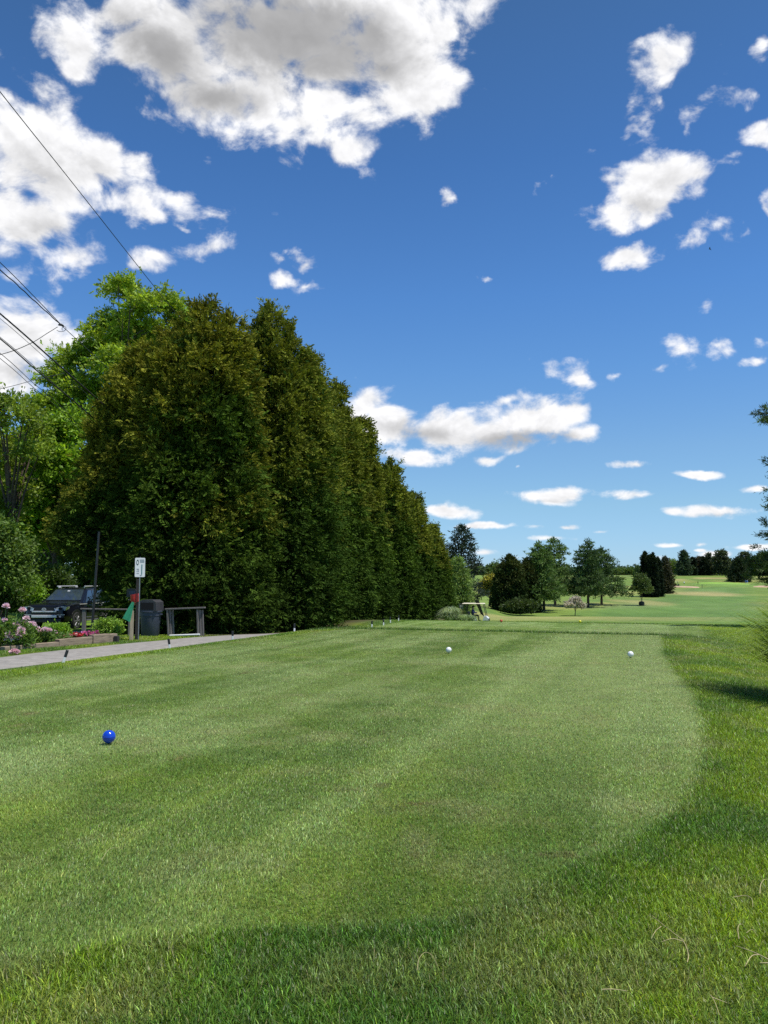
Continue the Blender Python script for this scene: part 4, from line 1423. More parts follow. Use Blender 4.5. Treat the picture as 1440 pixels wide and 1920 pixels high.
x, y = px_x(259, 24.55), 24.55
root = thing('wooden_post', 'dark square post standing right behind the hole sign pole', 'post', (x, y, g(x, y) - .02))
bm = bmesh.new(); box(bm, (0, 0, .80), (.09, .09, 2.0)); obj('post', bm, M_wood_dark, root, bevel=.008)
root2 = thing('drop_box', 'black box with a rounded lid fixed to the dark post above the red ball washer', 'box', (x - .13, y, P(250, 1113, y).z), R(-14))
bm = bmesh.new()
pr = [(-.16, -.1), (.13, -.1)] + [(.13 * math.cos(R(a)), .05 + .10 * math.sin(R(a))) for a in range(0, 91, 15)] + [(-.10 + .06 * math.cos(R(a)), .09 + .06 * math.sin(R(a))) for a in range(90, 181, 18)]
prism(bm, pr, .2, 'Y', -.1); obj('box_body', bm, M_black, root2, bevel=.006)
bm = bmesh.new(); box(bm, (.02, -.103, .03), (.2, .012, .1)); obj('box_door', bm, M_bin, root2, bevel=.004)
root3 = thing('ball_washer', 'red ball washer with an open spout fixed to the dark post', 'ball washer', (x - .075, y - .13, P(254, 1121, y).z), R(-20))
bm = bmesh.new()
lathe(bm, [(.03, -.21), (.045, -.17), (.085, -.10), (.098, .07), (.105, .075), (.105, .10), (.078, .10), (.07, .03), (.0001, .03)], 20)
obj('tub', bm, M_red, root3, True)
bm = bmesh.new(); prism(bm, [(-.02, .12), (.10, .13), (.115, .06), (.10, -.1), (.0, -.13)], .07, 'Y', -.035)
for v in bm.verts: v.co.x += .06
obj('bracket', bm, M_red, root3, bevel=.01)
bm = bmesh.new(); rod(bm, (-.11, 0, -.06), (-.16, -.01, -.05), .012); rod(bm, (-.16, -.03, -.05), (-.16, .03, -.05), .02); obj('crank_knob', bm, M_wood_light, root3)
x2, y2 = px_x(249, 24.4), 24.4
root4 = thing('wooden_post', 'short pale wooden post with the green towel, left of the hole sign', 'post', (x2, y2, g(x2, y2) - .02), R(10))
bm = bmesh.new(); box(bm, (0, 0, .37), (.105, .105, 1.02)); obj('post', bm, M_wood_light, root4, bevel=.01)
# towel: a folded strip that hangs at a slant from the ball washer
V = []
A = np.array(P(250, 1129, 24.22)); B = np.array(P(237, 1163, 24.1)); n1, n2 = 14, 8
for i in range(n1):
    f = i / (n1 - 1)
    wd = .05 + .075 * f
    for j in range(n2):
        q = (j / (n2 - 1) - .5)
        V.append(A * (1 - f) + B * f + np.array([q * wd * 1.7, .02 * math.sin(q * 9 + f * 2), -q * wd * .9 + .015 * math.sin(f * 3)]))
V = np.array(V); Vb = V + np.array([0, .012, 0])
gf = grid_faces(n2, n1)
tw = np_mesh('towel', np.r_[V, Vb], [gf, gf[:, ::-1] + len(V)], M_towel, smooth=True)
tag(tw, 'green towel hanging at a slant from the red ball washer', 'towel')

# ------------------------------------------------------------------ trash bin
x, y = px_x(284, 26.6), 26.6
root = thing('trash_bin', 'large grey plastic trash bin with a dark hooded lid by the path', 'trash bin', (x, y, g(x, y) - .02), R(-8))
bm = bmesh.new()
lathe(bm, [(.26, 0), (.275, .02), (.315, .66), (.33, .67), (.33, .78), (.36, .785), (.36, .82), (.33, .825)], 28)
body = obj('bin_body', bm, M_bin, root, True)
for s in (-1, 1):
    bm = bmesh.new(); box(bm, (s * .345, 0, .71), (.06, .14, .05)); obj('grip', bm, M_bin, body, bevel=.01)
bm = bmesh.new()
prism(bm, [(-.31, .825), (.31, .825), (.29, 1.1), (.18, 1.175), (-.16, 1.175), (-.285, 1.12)], .6, 'Y', -.3)
lid = obj('bin_lid', bm, M_binlid, root, bevel=.03)
bm = bmesh.new(); prism(bm, [(-.20, .87), (.22, .87), (.215, 1.09), (-.20, 1.09)], .03, 'Y', -.309); obj('opening', bm, M_dark, lid, bevel=.006)

# ------------------------------------------------------------------ wooden rack
x, y = px_x(351, 26.5), 26.5
root = thing('wooden_rack', 'grey slatted wooden bag rack with a white bar at its foot', 'rack', (x, y, g(x, y)), R(-6))
for s, tl in ((-.50, -.07), (.47, -.05)):
    up_ = bmesh.new()
    for k in range(3):
        rt_ = Matrix.Rotation(tl, 3, 'Y')
        box(up_, (s + .065 * (k - 1) + tl * .3, -.05 + .05 * k, .42), (.055, .05, .86 - .02 * k), rt_)
    obj('slatted_leg', up_, M_wood_grey, root, bevel=.005)
bm = bmesh.new(); box(bm, (-.04, -.02, .885), (1.30, .14, .045), Matrix.Rotation(-.04, 3, 'Y')); obj('top_rail', bm, M_wood_grey, root, bevel=.006)
bm = bmesh.new(); rod(bm, (-.50, -.10, .03), (.48, -.10, .07), .028, n=10); obj('foot_bar', bm, M_whitepaint, root, True)

# ------------------------------------------------------------------ rail fence, timber edging, black pole
y = 27.0
xa, xb = px_x(160, y), px_x(246, y)
z0 = g(xa, y) - .02; zr = P(160, 1143, y).z - z0
root = thing('rail_fence', 'low grey wooden rail on a post behind the flower bed', 'fence', (xa, y, z0))
bm = bmesh.new(); box(bm, (0, 0, zr / 2 - .1), (.12, .1, zr + .16)); obj('post', bm, M_wood_grey, root, bevel=.006)
bm = bmesh.new(); box(bm, (xb - xa, 0, zr / 2 - .12), (.1, .1, zr + .1)); obj('post', bm, M_wood_grey, root, bevel=.006)
bm = bmesh.new(); box(bm, ((xb - xa) / 2 - .02, 0, zr + .015), (xb - xa + .2, .13, .04), Matrix.Rotation(.012, 3, 'Y')); obj('rail', bm, M_wood_grey, root, bevel=.005)
a_, b_ = np.array([-9.25, 20.3]), np.array([-7.62, 23.75])
mid_ = (a_ + b_) / 2; ln_ = np.linalg.norm(b_ - a_); rz = math.atan2(b_[1] - a_[1], b_[0] - a_[0])
root = thing('timber_edging', 'weathered timber beams edging the raised flower bed', 'garden edging', (mid_[0], mid_[1], g(*mid_)), rz)
for (s0, s1, hz_, yo) in [(-.5, -.06, .13, 0), (-.055, .25, .19, .01), (.255, .42, .235, 0), (.425, .5, .22, .02)]:
    bm = bmesh.new(); box(bm, ((s0 + s1) / 2 * ln_, yo, hz_ / 2 - .08), ((s1 - s0) * ln_, .17, hz_ + .16)); obj('timber', bm, M_timber, root, bevel=.012)
bm = bmesh.new(); box(bm, (.475 * ln_, -.12, .06), (.13, .12, .2), Matrix.Rotation(.3, 3, 'Z')); obj('corner_block', bm, M_wood_dark, root, bevel=.01)
d = 26.6
pb, pt = P(172, 1181, d), P(186, 997, d)
root = thing('lamp_pole', 'thin leaning black pole in front of the parked car', 'pole', (pb.x, d, g(pb.x, d)))
tb = Tubes(); tb.add([(0, 0, -.3), (0, 0, 0), (pt.x - pb.x, 0, pt.z - g(pb.x, d))], [.045, .045, .034], 10); tb.build('pole', M_blackmetal, root)

# ------------------------------------------------------------------ flower bed
bedV = []
bx = np.linspace(0, 1, 24); by = np.linspace(.06, 2.1, 14)
nrm = np.array([-(b_ - a_)[1], (b_ - a_)[0]]) / ln_
for v_ in by:
    for u_ in bx:
        p_ = a_ + (b_ - a_) * u_ + nrm * v_
        bedV.append((p_[0], p_[1], g(*p_) + (.06 + .09 * u_) * (1 - .35 * (v_ / 2.1)) + .03 * float(vnoise(np.array([p_[0] * 6]), np.array([p_[1] * 6]))[0])))
bed = np_mesh('flower_bed', np.array(bedV), [grid_faces(24, 14)], M_soil, smooth=True); structure(bed)


def blossom(lv, n, r, cols):
    d = unit(rng.normal(size=(n, 3))); d[:, 2] = np.abs(d[:, 2]) * .9 - .15
    p = d * r * (.35 + .25 * rng.random((n, 1)))
    lv.add(p, d + rng.normal(size=(n, 3)) * .45, r * .75, r * .7, jitter_col(n, cols[0], cols[1], .08))


def peony(label, px, d, h, w, heads, hb, seed):
    x = px_x(px, d, 1200)
    z = g(x, d)
    root = thing('peony_plant', label, 'flowering plant', (x, d, z), 0, 'pink peonies in the flower bed')
    lv = Leaves()
    n = int(150 * w)
    a = rng.random(n) * 6.28; rr = w * rng.random(n) ** .5
    c = np.c_[rr * np.cos(a), rr * np.sin(a) * .8, h * (.12 + .72 * rng.random(n)) * (1 - .35 * (rr / w) ** 2)]
    clump_leaves(lv, c, unit(np.c_[np.cos(a), np.sin(a), .6 + 0 * a]), .12, 26, .13, .045, (.08, .17, .025), (.2, .32, .07), droop=.1, spread=.7)
    lv.build('foliage', M_leaf, root)
    tb = Tubes(); B = []
    for (qx, qy, r) in heads:
        r = r * 1.15
        wv = P(qx, qy, d - .25 * rng.random())
        loc = (wv.x - x, wv.y - d, wv.z - z)
        tb.add([(loc[0] * .3, loc[1] * .3, 0), (loc[0] * .8, loc[1] * .8, loc[2] * .6), (loc[0], loc[1], loc[2] - r * .4)], .007, 5)
        B.append((loc, r))
    tb.build('stems', mat('green_stem_%d' % seed, (.10, .2, .03), .6), root)
    for loc, r in B:
        lv = Leaves(); blossom(lv, 90, r * 1.25, ((.84, .55, .62), (.92, .78, .79)))
        o = lv.build('blossom', M_petal, root); o.location = loc


peony('tall peony at the left edge with heavy pink heads and two blooms high above it', 10, 20.9, .85, .62,
      [(11, 1137, .06), (42, 1144, .06), (49, 1160, .055), (23, 1194, .12), (36, 1189, .10), (8, 1163, .05), (30, 1172, .06), (3, 1180, .06), (40, 1181, .07)], 0, 1)
peony('low peony with a row of pale pink heads in the middle of the bed', 62, 22.0, .5, .55,
      [(50, 1171, .075), (59, 1173, .085), (42, 1169, .05), (70, 1181, .065), (77, 1184, .05), (57, 1191, .045), (45, 1172, .045), (84, 1180, .05), (92, 1182, .05)], 0, 2)
peony('small peony with few pink heads at the right part of the bed', 92, 22.6, .34, .34,
      [(84, 1189, .055), (90, 1190, .045), (98, 1188, .04), (105, 1186, .045), (95, 1184, .04)], 0, 3)
lv = Leaves(); blossom(lv, 160, .14, ((.78, .45, .5), (.88, .68, .68)))
w = ground_from_px(27, 1224, -.1)
o = lv.build('fallen_peony', M_petal); o.location = (w[0], w[1], g(*w) + .06); o.scale = (.85, .7, .5)
tag(o, 'fallen pink peony head lying on the grass beside the path', 'flower')
for (px, py, d, r, lab, cc, z_) in [(205, 1168, 25.0, .31, 'round light green shrub in the flower bed by the rail', ((.16, .29, .03), (.30, .46, .07)), 1),
                                    (110, 1183, 23.2, .25, 'low bright green shrub below the front of the car', ((.13, .27, .02), (.25, .42, .04)), 1)]:
    x = px_x(px, d, py); z = g(x, d) + .05
    broadleaf('garden_shrub', lab, (x, d, z), .6, [(0, 0, r * .85, r), (r * .5, 0, r * .6, r * .7), (-r * .5, .1, r * .6, r * .7)], cc, 210, 34, .07, .045, .12, None, 5, .02,
              flat=.9, cat='shrub', shell=.4)


def bedding(label, pxs, d, cols, lf):
    x = px_x(pxs[0][0], d, 1185); z = g(x, d) + .1
    root = thing('bedding_plant', label, 'flowers', (x, d, z), 0, 'bedding flowers along the timber edging')
    lv = Leaves()
    C = np.array([(P(px, py, d).x - x, (rng.random() - .5) * .3, .04) for px, py in pxs for _ in range(8)])
    clump_leaves(lv, C, np.tile([0, 0, 1.], (len(C), 1)), .09, 18, .06, .035, *lf)
    lv.build('foliage', M_leaf, root)
    lv = Leaves()
    C = np.array([(P(px, py, d).x - x + rng.normal() * .07, (rng.random() - .5) * .25, .1 + .05 * rng.random()) for px, py in pxs for _ in range(10)])
    clump_leaves(lv, C, np.tile([0, -.5, .8], (len(C), 1)), .035, 9, .05, .045, *cols)
    lv.build('blossoms', M_petal, root)


bedding('red bedding flowers along the timber edging', [(142, 1185), (148, 1183), (137, 1187)], 23.3, ((.55, .02, .03), (.7, .08, .10)), ((.05, .1, .02), (.1, .18, .03)))
bedding('magenta bedding flowers left of the round shrub', [(164, 1183), (170, 1182), (180, 1183)], 24.0, ((.62, .06, .26), (.75, .2, .38)), ((.05, .1, .02), (.1, .18, .03)))
bedding('pale salmon bedding flowers left of the red ones', [(127, 1189), (131, 1188)], 23.0, ((.75, .35, .33), (.8, .5, .45)), ((.06, .11, .02), (.12, .2, .03)))

# ------------------------------------------------------------------ parked car
M_carpaint = mat('black_car_paint', (.007, .008, .012), .18, var=.1, spec=.4)
M_glass = mat('dark_car_glass', (.030, .044, .064), .06, var=.25, scale=3, spec=1.0, coat=.8)
M_tyre = mat('tyre_rubber', (.02, .02, .02), .85, var=.2)
M_rim = mat('alloy_rim', (.22, .22, .235), .5, metal=.6, var=.1)
M_lamp = mat('headlamp_glass', (.55, .57, .60), .08, var=.45, scale=14, spec=.7, coat=.6)
M_trim = mat('black_trim', (.012, .012, .013), .5, var=.1)


M_railsilver = mat('silver_rail', (.72, .72, .74), .35, metal=.4, var=.05)


def build_car():
    x, y = -14.02, 37.4
    root = thing('parked_car', 'shiny black sport utility car parked on the lawn behind the flower bed', 'car', (x, y, g(x, y) - .01), R(-6))
    Lh, W = 2.36, .95            # half length, half width; the front faces -Y
    # stations: y, half width at sill/belt, bottom z, belt z, top z, half width of the top
    S = [(-2.36, .72, .50, .78, .98, .66), (-2.30, .86, .36, .82, 1.05, .80), (-2.10, .93, .32, .90, 1.10, .88), (-1.5, .95, .30, .98, 1.14, .88),
         (-1.0, .95, .30, 1.02, 1.17, .88), (-.80, .95, .30, 1.04, 1.22, .86), (-.15, .95, .30, 1.06, 1.70, .72), (.1, .95, .30, 1.06, 1.75, .71),
         (.9, .95, .30, 1.07, 1.77, .71), (1.7, .95, .30, 1.08, 1.74, .70), (2.05, .94, .32, 1.08, 1.66, .68), (2.28, .90, .36, 1.08, 1.20, .80), (2.36, .84, .48, 1.0, 1.1, .76)]
    bm = bmesh.new(); rings = []
    for (yy, w, zb, zl, zt, wt) in S:
        half = [(w * .80, zb), (w * .97, zb + .08), (w, (zb + zl) / 2), (w * .985, zl - .04), (w * .955, zl), (wt + .02, zt - .07), (wt * .93, zt - .012), (wt * .45, zt + .015)]
        ring = [bm.verts.new((a, yy, b)) for a, b in half] + [bm.verts.new((-a, yy, b)) for a, b in reversed(half)]
        rings.append(ring)
    n = len(rings[0])
    for a, b in zip(rings[:-1], rings[1:]):
        for k in range(n): bm.faces.new((a[k], a[(k + 1) % n], b[(k + 1) % n], b[k]))
    bm.faces.new(rings[0]); bm.faces.new(list(reversed(rings[-1])))
    body = obj('body', bm, M_carpaint, root, True)
    # glass: panes lie a few millimetres proud of the cabin
    def pane(name, pts, parent=root, m=M_glass, th=.008):
        bm = bmesh.new()
        p = [Vector(q) for q in pts]
        nv = (p[1] - p[0]).cross(p[2] - p[0]).normalized()
        a = [bm.verts.new(q + nv * th) for q in p]; b = [bm.verts.new(q - nv * .02) for q in p]
        bm.faces.new(a); bm.faces.new(list(reversed(b)))
        for k in range(len(p)): bm.faces.new((a[k], b[k], b[(k + 1) % len(p)], a[(k + 1) % len(p)]))
        return obj(name, bm, m, parent)
    ws = pane('windscreen', [(-.80, -.775, 1.245), (.80, -.775, 1.245), (.64, -.18, 1.69), (-.64, -.18, 1.69)])
    pane('mirror_sensor', [(-.06, -.31, 1.615), (.06, -.31, 1.615), (.05, -.25, 1.655), (-.05, -.25, 1.655)], ws, M_lamp)
    for s in (-1, 1):
        def sx(z): return s * (.912 - (z - 1.07) * .31 + .008)
        def q(lst): 
            pts = [(sx(z), yy, z) for yy, z in lst]
            return pts if s > 0 else pts[::-1]
        pane('side_window', q([(-.52, 1.12), (.30, 1.12), (.30, 1.66), (-.02, 1.65)]))
        pane('side_window', q([(.36, 1.12), (1.16, 1.12), (1.16, 1.66), (.36, 1.66)]))
        pane('side_window', q([(1.24, 1.13), (1.98, 1.16), (1.86, 1.60), (1.24, 1.65)]))
        bm = bmesh.new(); box(bm, (s * 1.06, -.42, 1.14), (.2, .14, .17)); obj('wing_mirror', bm, M_carpaint, root, bevel=.04)
        bm = bmesh.new()
        box(bm, (s * .64, .85, 1.84), (.06, 1.85, .05)); box(bm, (s * .60, .05, 1.79), (.05, .18, .07)); box(bm, (s * .60, 1.65, 1.79), (.05, .18, .07))
        obj('roof_rail', bm, M_railsilver, root, bevel=.012)
        bm = bmesh.new(); box(bm, (s * 1.0, .1, .36), (.14, 1.75, .05)); box(bm, (s * .97, .1, .50), (.03, 1.7, .02)); obj('running_board', bm, M_steel, root, bevel=.01)
        for yy in (.12, 1.02):
            bm = bmesh.new(); box(bm, (s * .975, yy, .98), (.03, .2, .035)); obj('door_handle', bm, M_railsilver, root, bevel=.008)
        bm = bmesh.new(); box(bm, (s * .952, .3, 1.08), (.016, 2.9, .032)); obj('belt_trim', bm, M_railsilver, root)
        bm = bmesh.new()
        prism(bm, [(.02, -.09), (.42, -.08), (.47, .07), (.28, .10), (-.02, .01)], .30, 'Y', -.30)
        for v in bm.verts:
            vx = v.co.x; v.co.x = s * (.46 + vx); v.co.y = -2.14 + v.co.y * .9 + max(0, vx - .1) * .40; v.co.z += .93
        hl = obj('headlight', bm, M_lamp, root, bevel=.012)
        bm = bmesh.new(); lathe(bm, [(.055, 0), (.06, -.03), (.001, -.035)], 12, axis='Y')
        for v in bm.verts: v.co += Vector((s * .70, -2.335, .93))
        obj('projector', bm, M_dark, hl)
        bm = bmesh.new(); box(bm, (s * .72, -2.335, .60), (.30, .06, .11)); fg = obj('fog_lamp_bezel', bm, M_trim, root, bevel=.012)
        bm = bmesh.new(); rod(bm, (s * .70, -2.36, .60), (s * .70, -2.374, .60), .045, n=12); obj('fog_lamp', bm, M_lamp, fg)
        bm = bmesh.new(); box(bm, (s * .72, -2.352, .668), (.34, .03, .018)); obj('fog_lamp_trim', bm, M_railsilver, root)
        for wy in (-1.42, 1.38):
            bm = bmesh.new(); lathe(bm, [(.46, -.02), (.47, .03), (.40, .03), (.40, -.02)], 28, axis='X')
            for v in bm.verts: v.co = Vector((s * (.935 + v.co.x), wy + v.co.y, .40 + v.co.z))
            for v in list(bm.verts):
                if v.co.z < .28: v.co.z = .28
            obj('wheel_arch', bm, M_trim, root, True)
            bm = bmesh.new(); rod(bm, (s * .70, wy, .40), (s * .958, wy, .40), .405, n=24)
            for v in bm.verts:
                if v.co.z < .30: v.co.z = .30
            obj('wheel_well', bm, M_dark, root)
            wh = bpy.data.objects.new('wheel', None); COL.objects.link(wh); wh.parent = root; wh.location = (s * .86, wy, .375)
            bm = bmesh.new(); lathe(bm, [(.255, -.12), (.345, -.125), (.375, -.09), (.375, .09), (.345, .125), (.255, .12), (.255, -.12)], 32, axis='X'); obj('tyre', bm, M_tyre, wh, True)
            bm = bmesh.new(); lathe(bm, [(.258, -.1), (.258, .118), (.235, .118), (.22, .07), (.20, .06), (.20, -.1)], 28, axis='X')
            for k in range(6):
                a = k * math.pi / 3
                for da in (-.13, .13):
                    e = Vector((.112, math.cos(a + da) * .235, math.sin(a + da) * .235)); st_ = Vector((.118, math.cos(a) * .05, math.sin(a) * .05))
                    rod(bm, st_, e, .024, .02, 6)
            lathe(bm, [(.07, .07), (.07, .13), (.045, .14), (.0001, .14)], 16, axis='X')
            for v in bm.verts: v.co.x *= s
            obj('rim', bm, M_rim, wh, True)
            bm = bmesh.new(); lathe(bm, [(.0001, .03), (.25, .03)], 24, axis='X')
            for v in bm.verts: v.co.x *= s
            obj('brake_disc', bm, M_dark, wh)
    bm = bmesh.new(); prism(bm, [(-.60, .70), (.60, .70), (.52, .98), (-.52, .98)], .05, 'Y', -2.385); gr = obj('grille', bm, M_trim, root, bevel=.015)
    bm = bmesh.new(); box(bm, (0, -2.392, .80), (1.08, .03, .06)); obj('grille_bar', bm, M_railsilver, gr, bevel=.012)
    bm = bmesh.new()
    n = 20; oo, ii = [], []
    for k in range(n):
        a = 2 * math.pi * k / n
        oo.append(bm.verts.new((.10 * math.cos(a), -2.412, .895 + .066 * math.sin(a)))); ii.append(bm.verts.new((.075 * math.cos(a), -2.412, .895 + .045 * math.sin(a))))
    for k in range(n): bm.faces.new((oo[k], oo[(k + 1) % n], ii[(k + 1) % n], ii[k]))
    box(bm, (0, -2.41, .905), (.15, .006, .018)); box(bm, (0, -2.41, .88), (.02, .006, .06))
    obj('emblem', bm, M_railsilver, gr)
    bm = bmesh.new(); box(bm, (0, -2.36, .60), (1.12, .10, .12)); obj('bumper_bar', bm, M_railsilver, root, bevel=.02)
    bm = bmesh.new(); box(bm, (0, -2.33, .42), (1.5, .12, .16)); obj('bumper_grille', bm, M_trim, root, bevel=.03)


build_car()


# ------------------------------------------------------------------ people and carts
M_skin = mat('skin', (.50, .30, .21), .55, var=.08)
M_hair = mat('dark_hair', (.02, .016, .012), .7, var=.2)


def person(label, loc, rotz, shirt, trousers, pose='stand', cap=None, group=None, s=1.0):
    root = thing('person', label, 'person', loc, rotz, group)
    root.scale = (s, s, s)
    if pose == 'sit':
        J = {'pel': (0, 0, .10), 'wst': (0, -.02, .28), 'chs': (0, .0, .46), 'nek': (0, .02, .60), 'hd': (0, .05, .70), 'top': (0, .05, .83),
             'lsh': (-.19, 0, .53), 'lel': (-.24, .12, .32), 'lha': (-.16, .36, .30), 'rsh': (.19, 0, .53), 'rel': (.24, .12, .32), 'rha': (.16, .36, .30),
             'lhp': (-.10, .03, .06), 'lkn': (-.12, .44, .10), 'lan': (-.12, .50, -.30), 'lto': (-.12, .66, -.36),
             'rhp': (.10, .03, .06), 'rkn': (.12, .44, .10), 'ran': (.12, .50, -.30), 'rto': (.12, .66, -.36)}
    else:
        b = .34 if pose == 'bend' else 0.0
        J = {'pel': (0, 0, .92), 'wst': (0, .04 * b, 1.10), 'chs': (0, .3 * b, 1.30), 'nek': (0, .55 * b, 1.47), 'hd': (0, .65 * b + .02, 1.57), 'top': (0, .7 * b + .02, 1.72),
             'lsh': (-.19, .42 * b, 1.40), 'lel': (-.25, .45 * b + .05, 1.12), 'lha': (-.12, .55 * b + .26, .98), 'rsh': (.19, .42 * b, 1.40), 'rel': (.25, .45 * b + .05, 1.12),
             'rha': (.12, .55 * b + .26, .98), 'lhp': (-.10, 0, .88), 'lkn': (-.12, .03, .48), 'lan': (-.13, -.02, .08), 'lto': (-.15, .15, .03),
             'rhp': (.10, 0, .88), 'rkn': (.12, .03, .48), 'ran': (.13, -.02, .08), 'rto': (.15, .15, .03)}
    rad = {'pel': .15, 'wst': .135, 'chs': .155, 'nek': .058, 'hd': .085, 'top': .07, 'lsh': .075, 'rsh': .075, 'lel': .05, 'rel': .05, 'lha': .036, 'rha': .036,
           'lhp': .10, 'rhp': .10, 'lkn': .068, 'rkn': .068, 'lan': .045, 'ran': .045, 'lto': .04, 'rto': .04}
    E = [('pel', 'wst'), ('wst', 'chs'), ('chs', 'nek'), ('nek', 'hd'), ('hd', 'top'), ('chs', 'lsh'), ('lsh', 'lel'), ('lel', 'lha'), ('chs', 'rsh'), ('rsh', 'rel'), ('rel', 'rha'),
         ('pel', 'lhp'), ('lhp', 'lkn'), ('lkn', 'lan'), ('lan', 'lto'), ('pel', 'rhp'), ('rhp', 'rkn'), ('rkn', 'ran'), ('ran', 'rto')]
    bm = bmesh.new(); ly = bm.verts.layers.skin.verify(); vs = {}
    for k, p in J.items():
        v = bm.verts.new(p); v[ly].radius = (rad[k], rad[k]); v[ly].use_root = (k == 'pel'); vs[k] = v
    for a, b_2 in E: bm.edges.new((vs[a], vs[b_2]))
    me = bpy.data.meshes.new('tmp'); bm.to_mesh(me); bm.free()
    tmp = bpy.data.objects.new('tmp', me); COL.objects.link(tmp)
    tmp.modifiers.new('skin', 'SKIN'); sb = tmp.modifiers.new('sub', 'SUBSURF'); sb.levels = 1
    dg = bpy.context.evaluated_depsgraph_get()
    m2 = bpy.data.meshes.new_from_object(tmp.evaluated_get(dg)); bpy.data.objects.remove(tmp)
    m2.name = 'person_body'; m2.materials.clear()
    for m in (M_skin, shirt, trousers): m2.materials.append(m)
    hands = [Vector(J['lha']), Vector(J['rha'])]; neck = J['nek'][2]; belt = J['pel'][2] + .05
    ankles = [Vector(J['lto']), Vector(J['rto'])]
    for p in m2.polygons:
        c = p.center
        legs = (c.z < belt and not any((c - q).length < .2 for q in hands)) if pose != 'sit' else (c.z < .2 and (c.y < .3 or c.z < .19) and not any((c - q).length < .12 for q in hands))
        p.material_index = 0 if (c.z > neck or any((c - q).length < .15 for q in hands)) else (2 if legs else 1)
        p.use_smooth = True
    o = bpy.data.objects.new('body', m2); COL.objects.link(o); o.parent = root
    hd = Vector(J['top'])
    bm = bmesh.new(); bmesh.ops.create_uvsphere(bm, u_segments=14, v_segments=8, radius=.105, matrix=Matrix.Translation(hd + Vector((0, -.012, -.02))))
    for v in list(bm.verts):
        if v.co.z < hd.z - .06 + (.05 if v.co.y > hd.y else -.03): v.co.z = hd.z - .06 + (.05 if v.co.y > hd.y else -.03)
    if cap is not None: box(bm, (hd.x, hd.y + .12, hd.z - .01), (.14, .12, .014))
    obj('cap' if cap is not None else 'hair', bm, cap or M_hair, root, True)
    return root


M_navy = mat('navy_shirt', (.035, .05, .16), .85, var=.15)
M_greyblue = mat('grey_blue_shirt', (.12, .16, .24), .85, var=.15)
M_darkcloth = mat('dark_trousers', (.02, .02, .025), .85, var=.15)
M_whitecloth = mat('white_shirt', (.75, .75, .75), .85, var=.05)
M_bluecloth = mat('bright_blue_shirt', (.04, .16, .52), .85, var=.1)
M_blackcloth = mat('black_clothes', (.014, .014, .016), .85, var=.1)
M_cream = mat('cream_canopy', (.72, .66, .48), .5, var=.06)
M_bagc = mat('golf_bag_fabric', (.05, .035, .03), .8, var=.3)
M_seat = mat('dark_seat_vinyl', (.03, .03, .032), .6, var=.15)


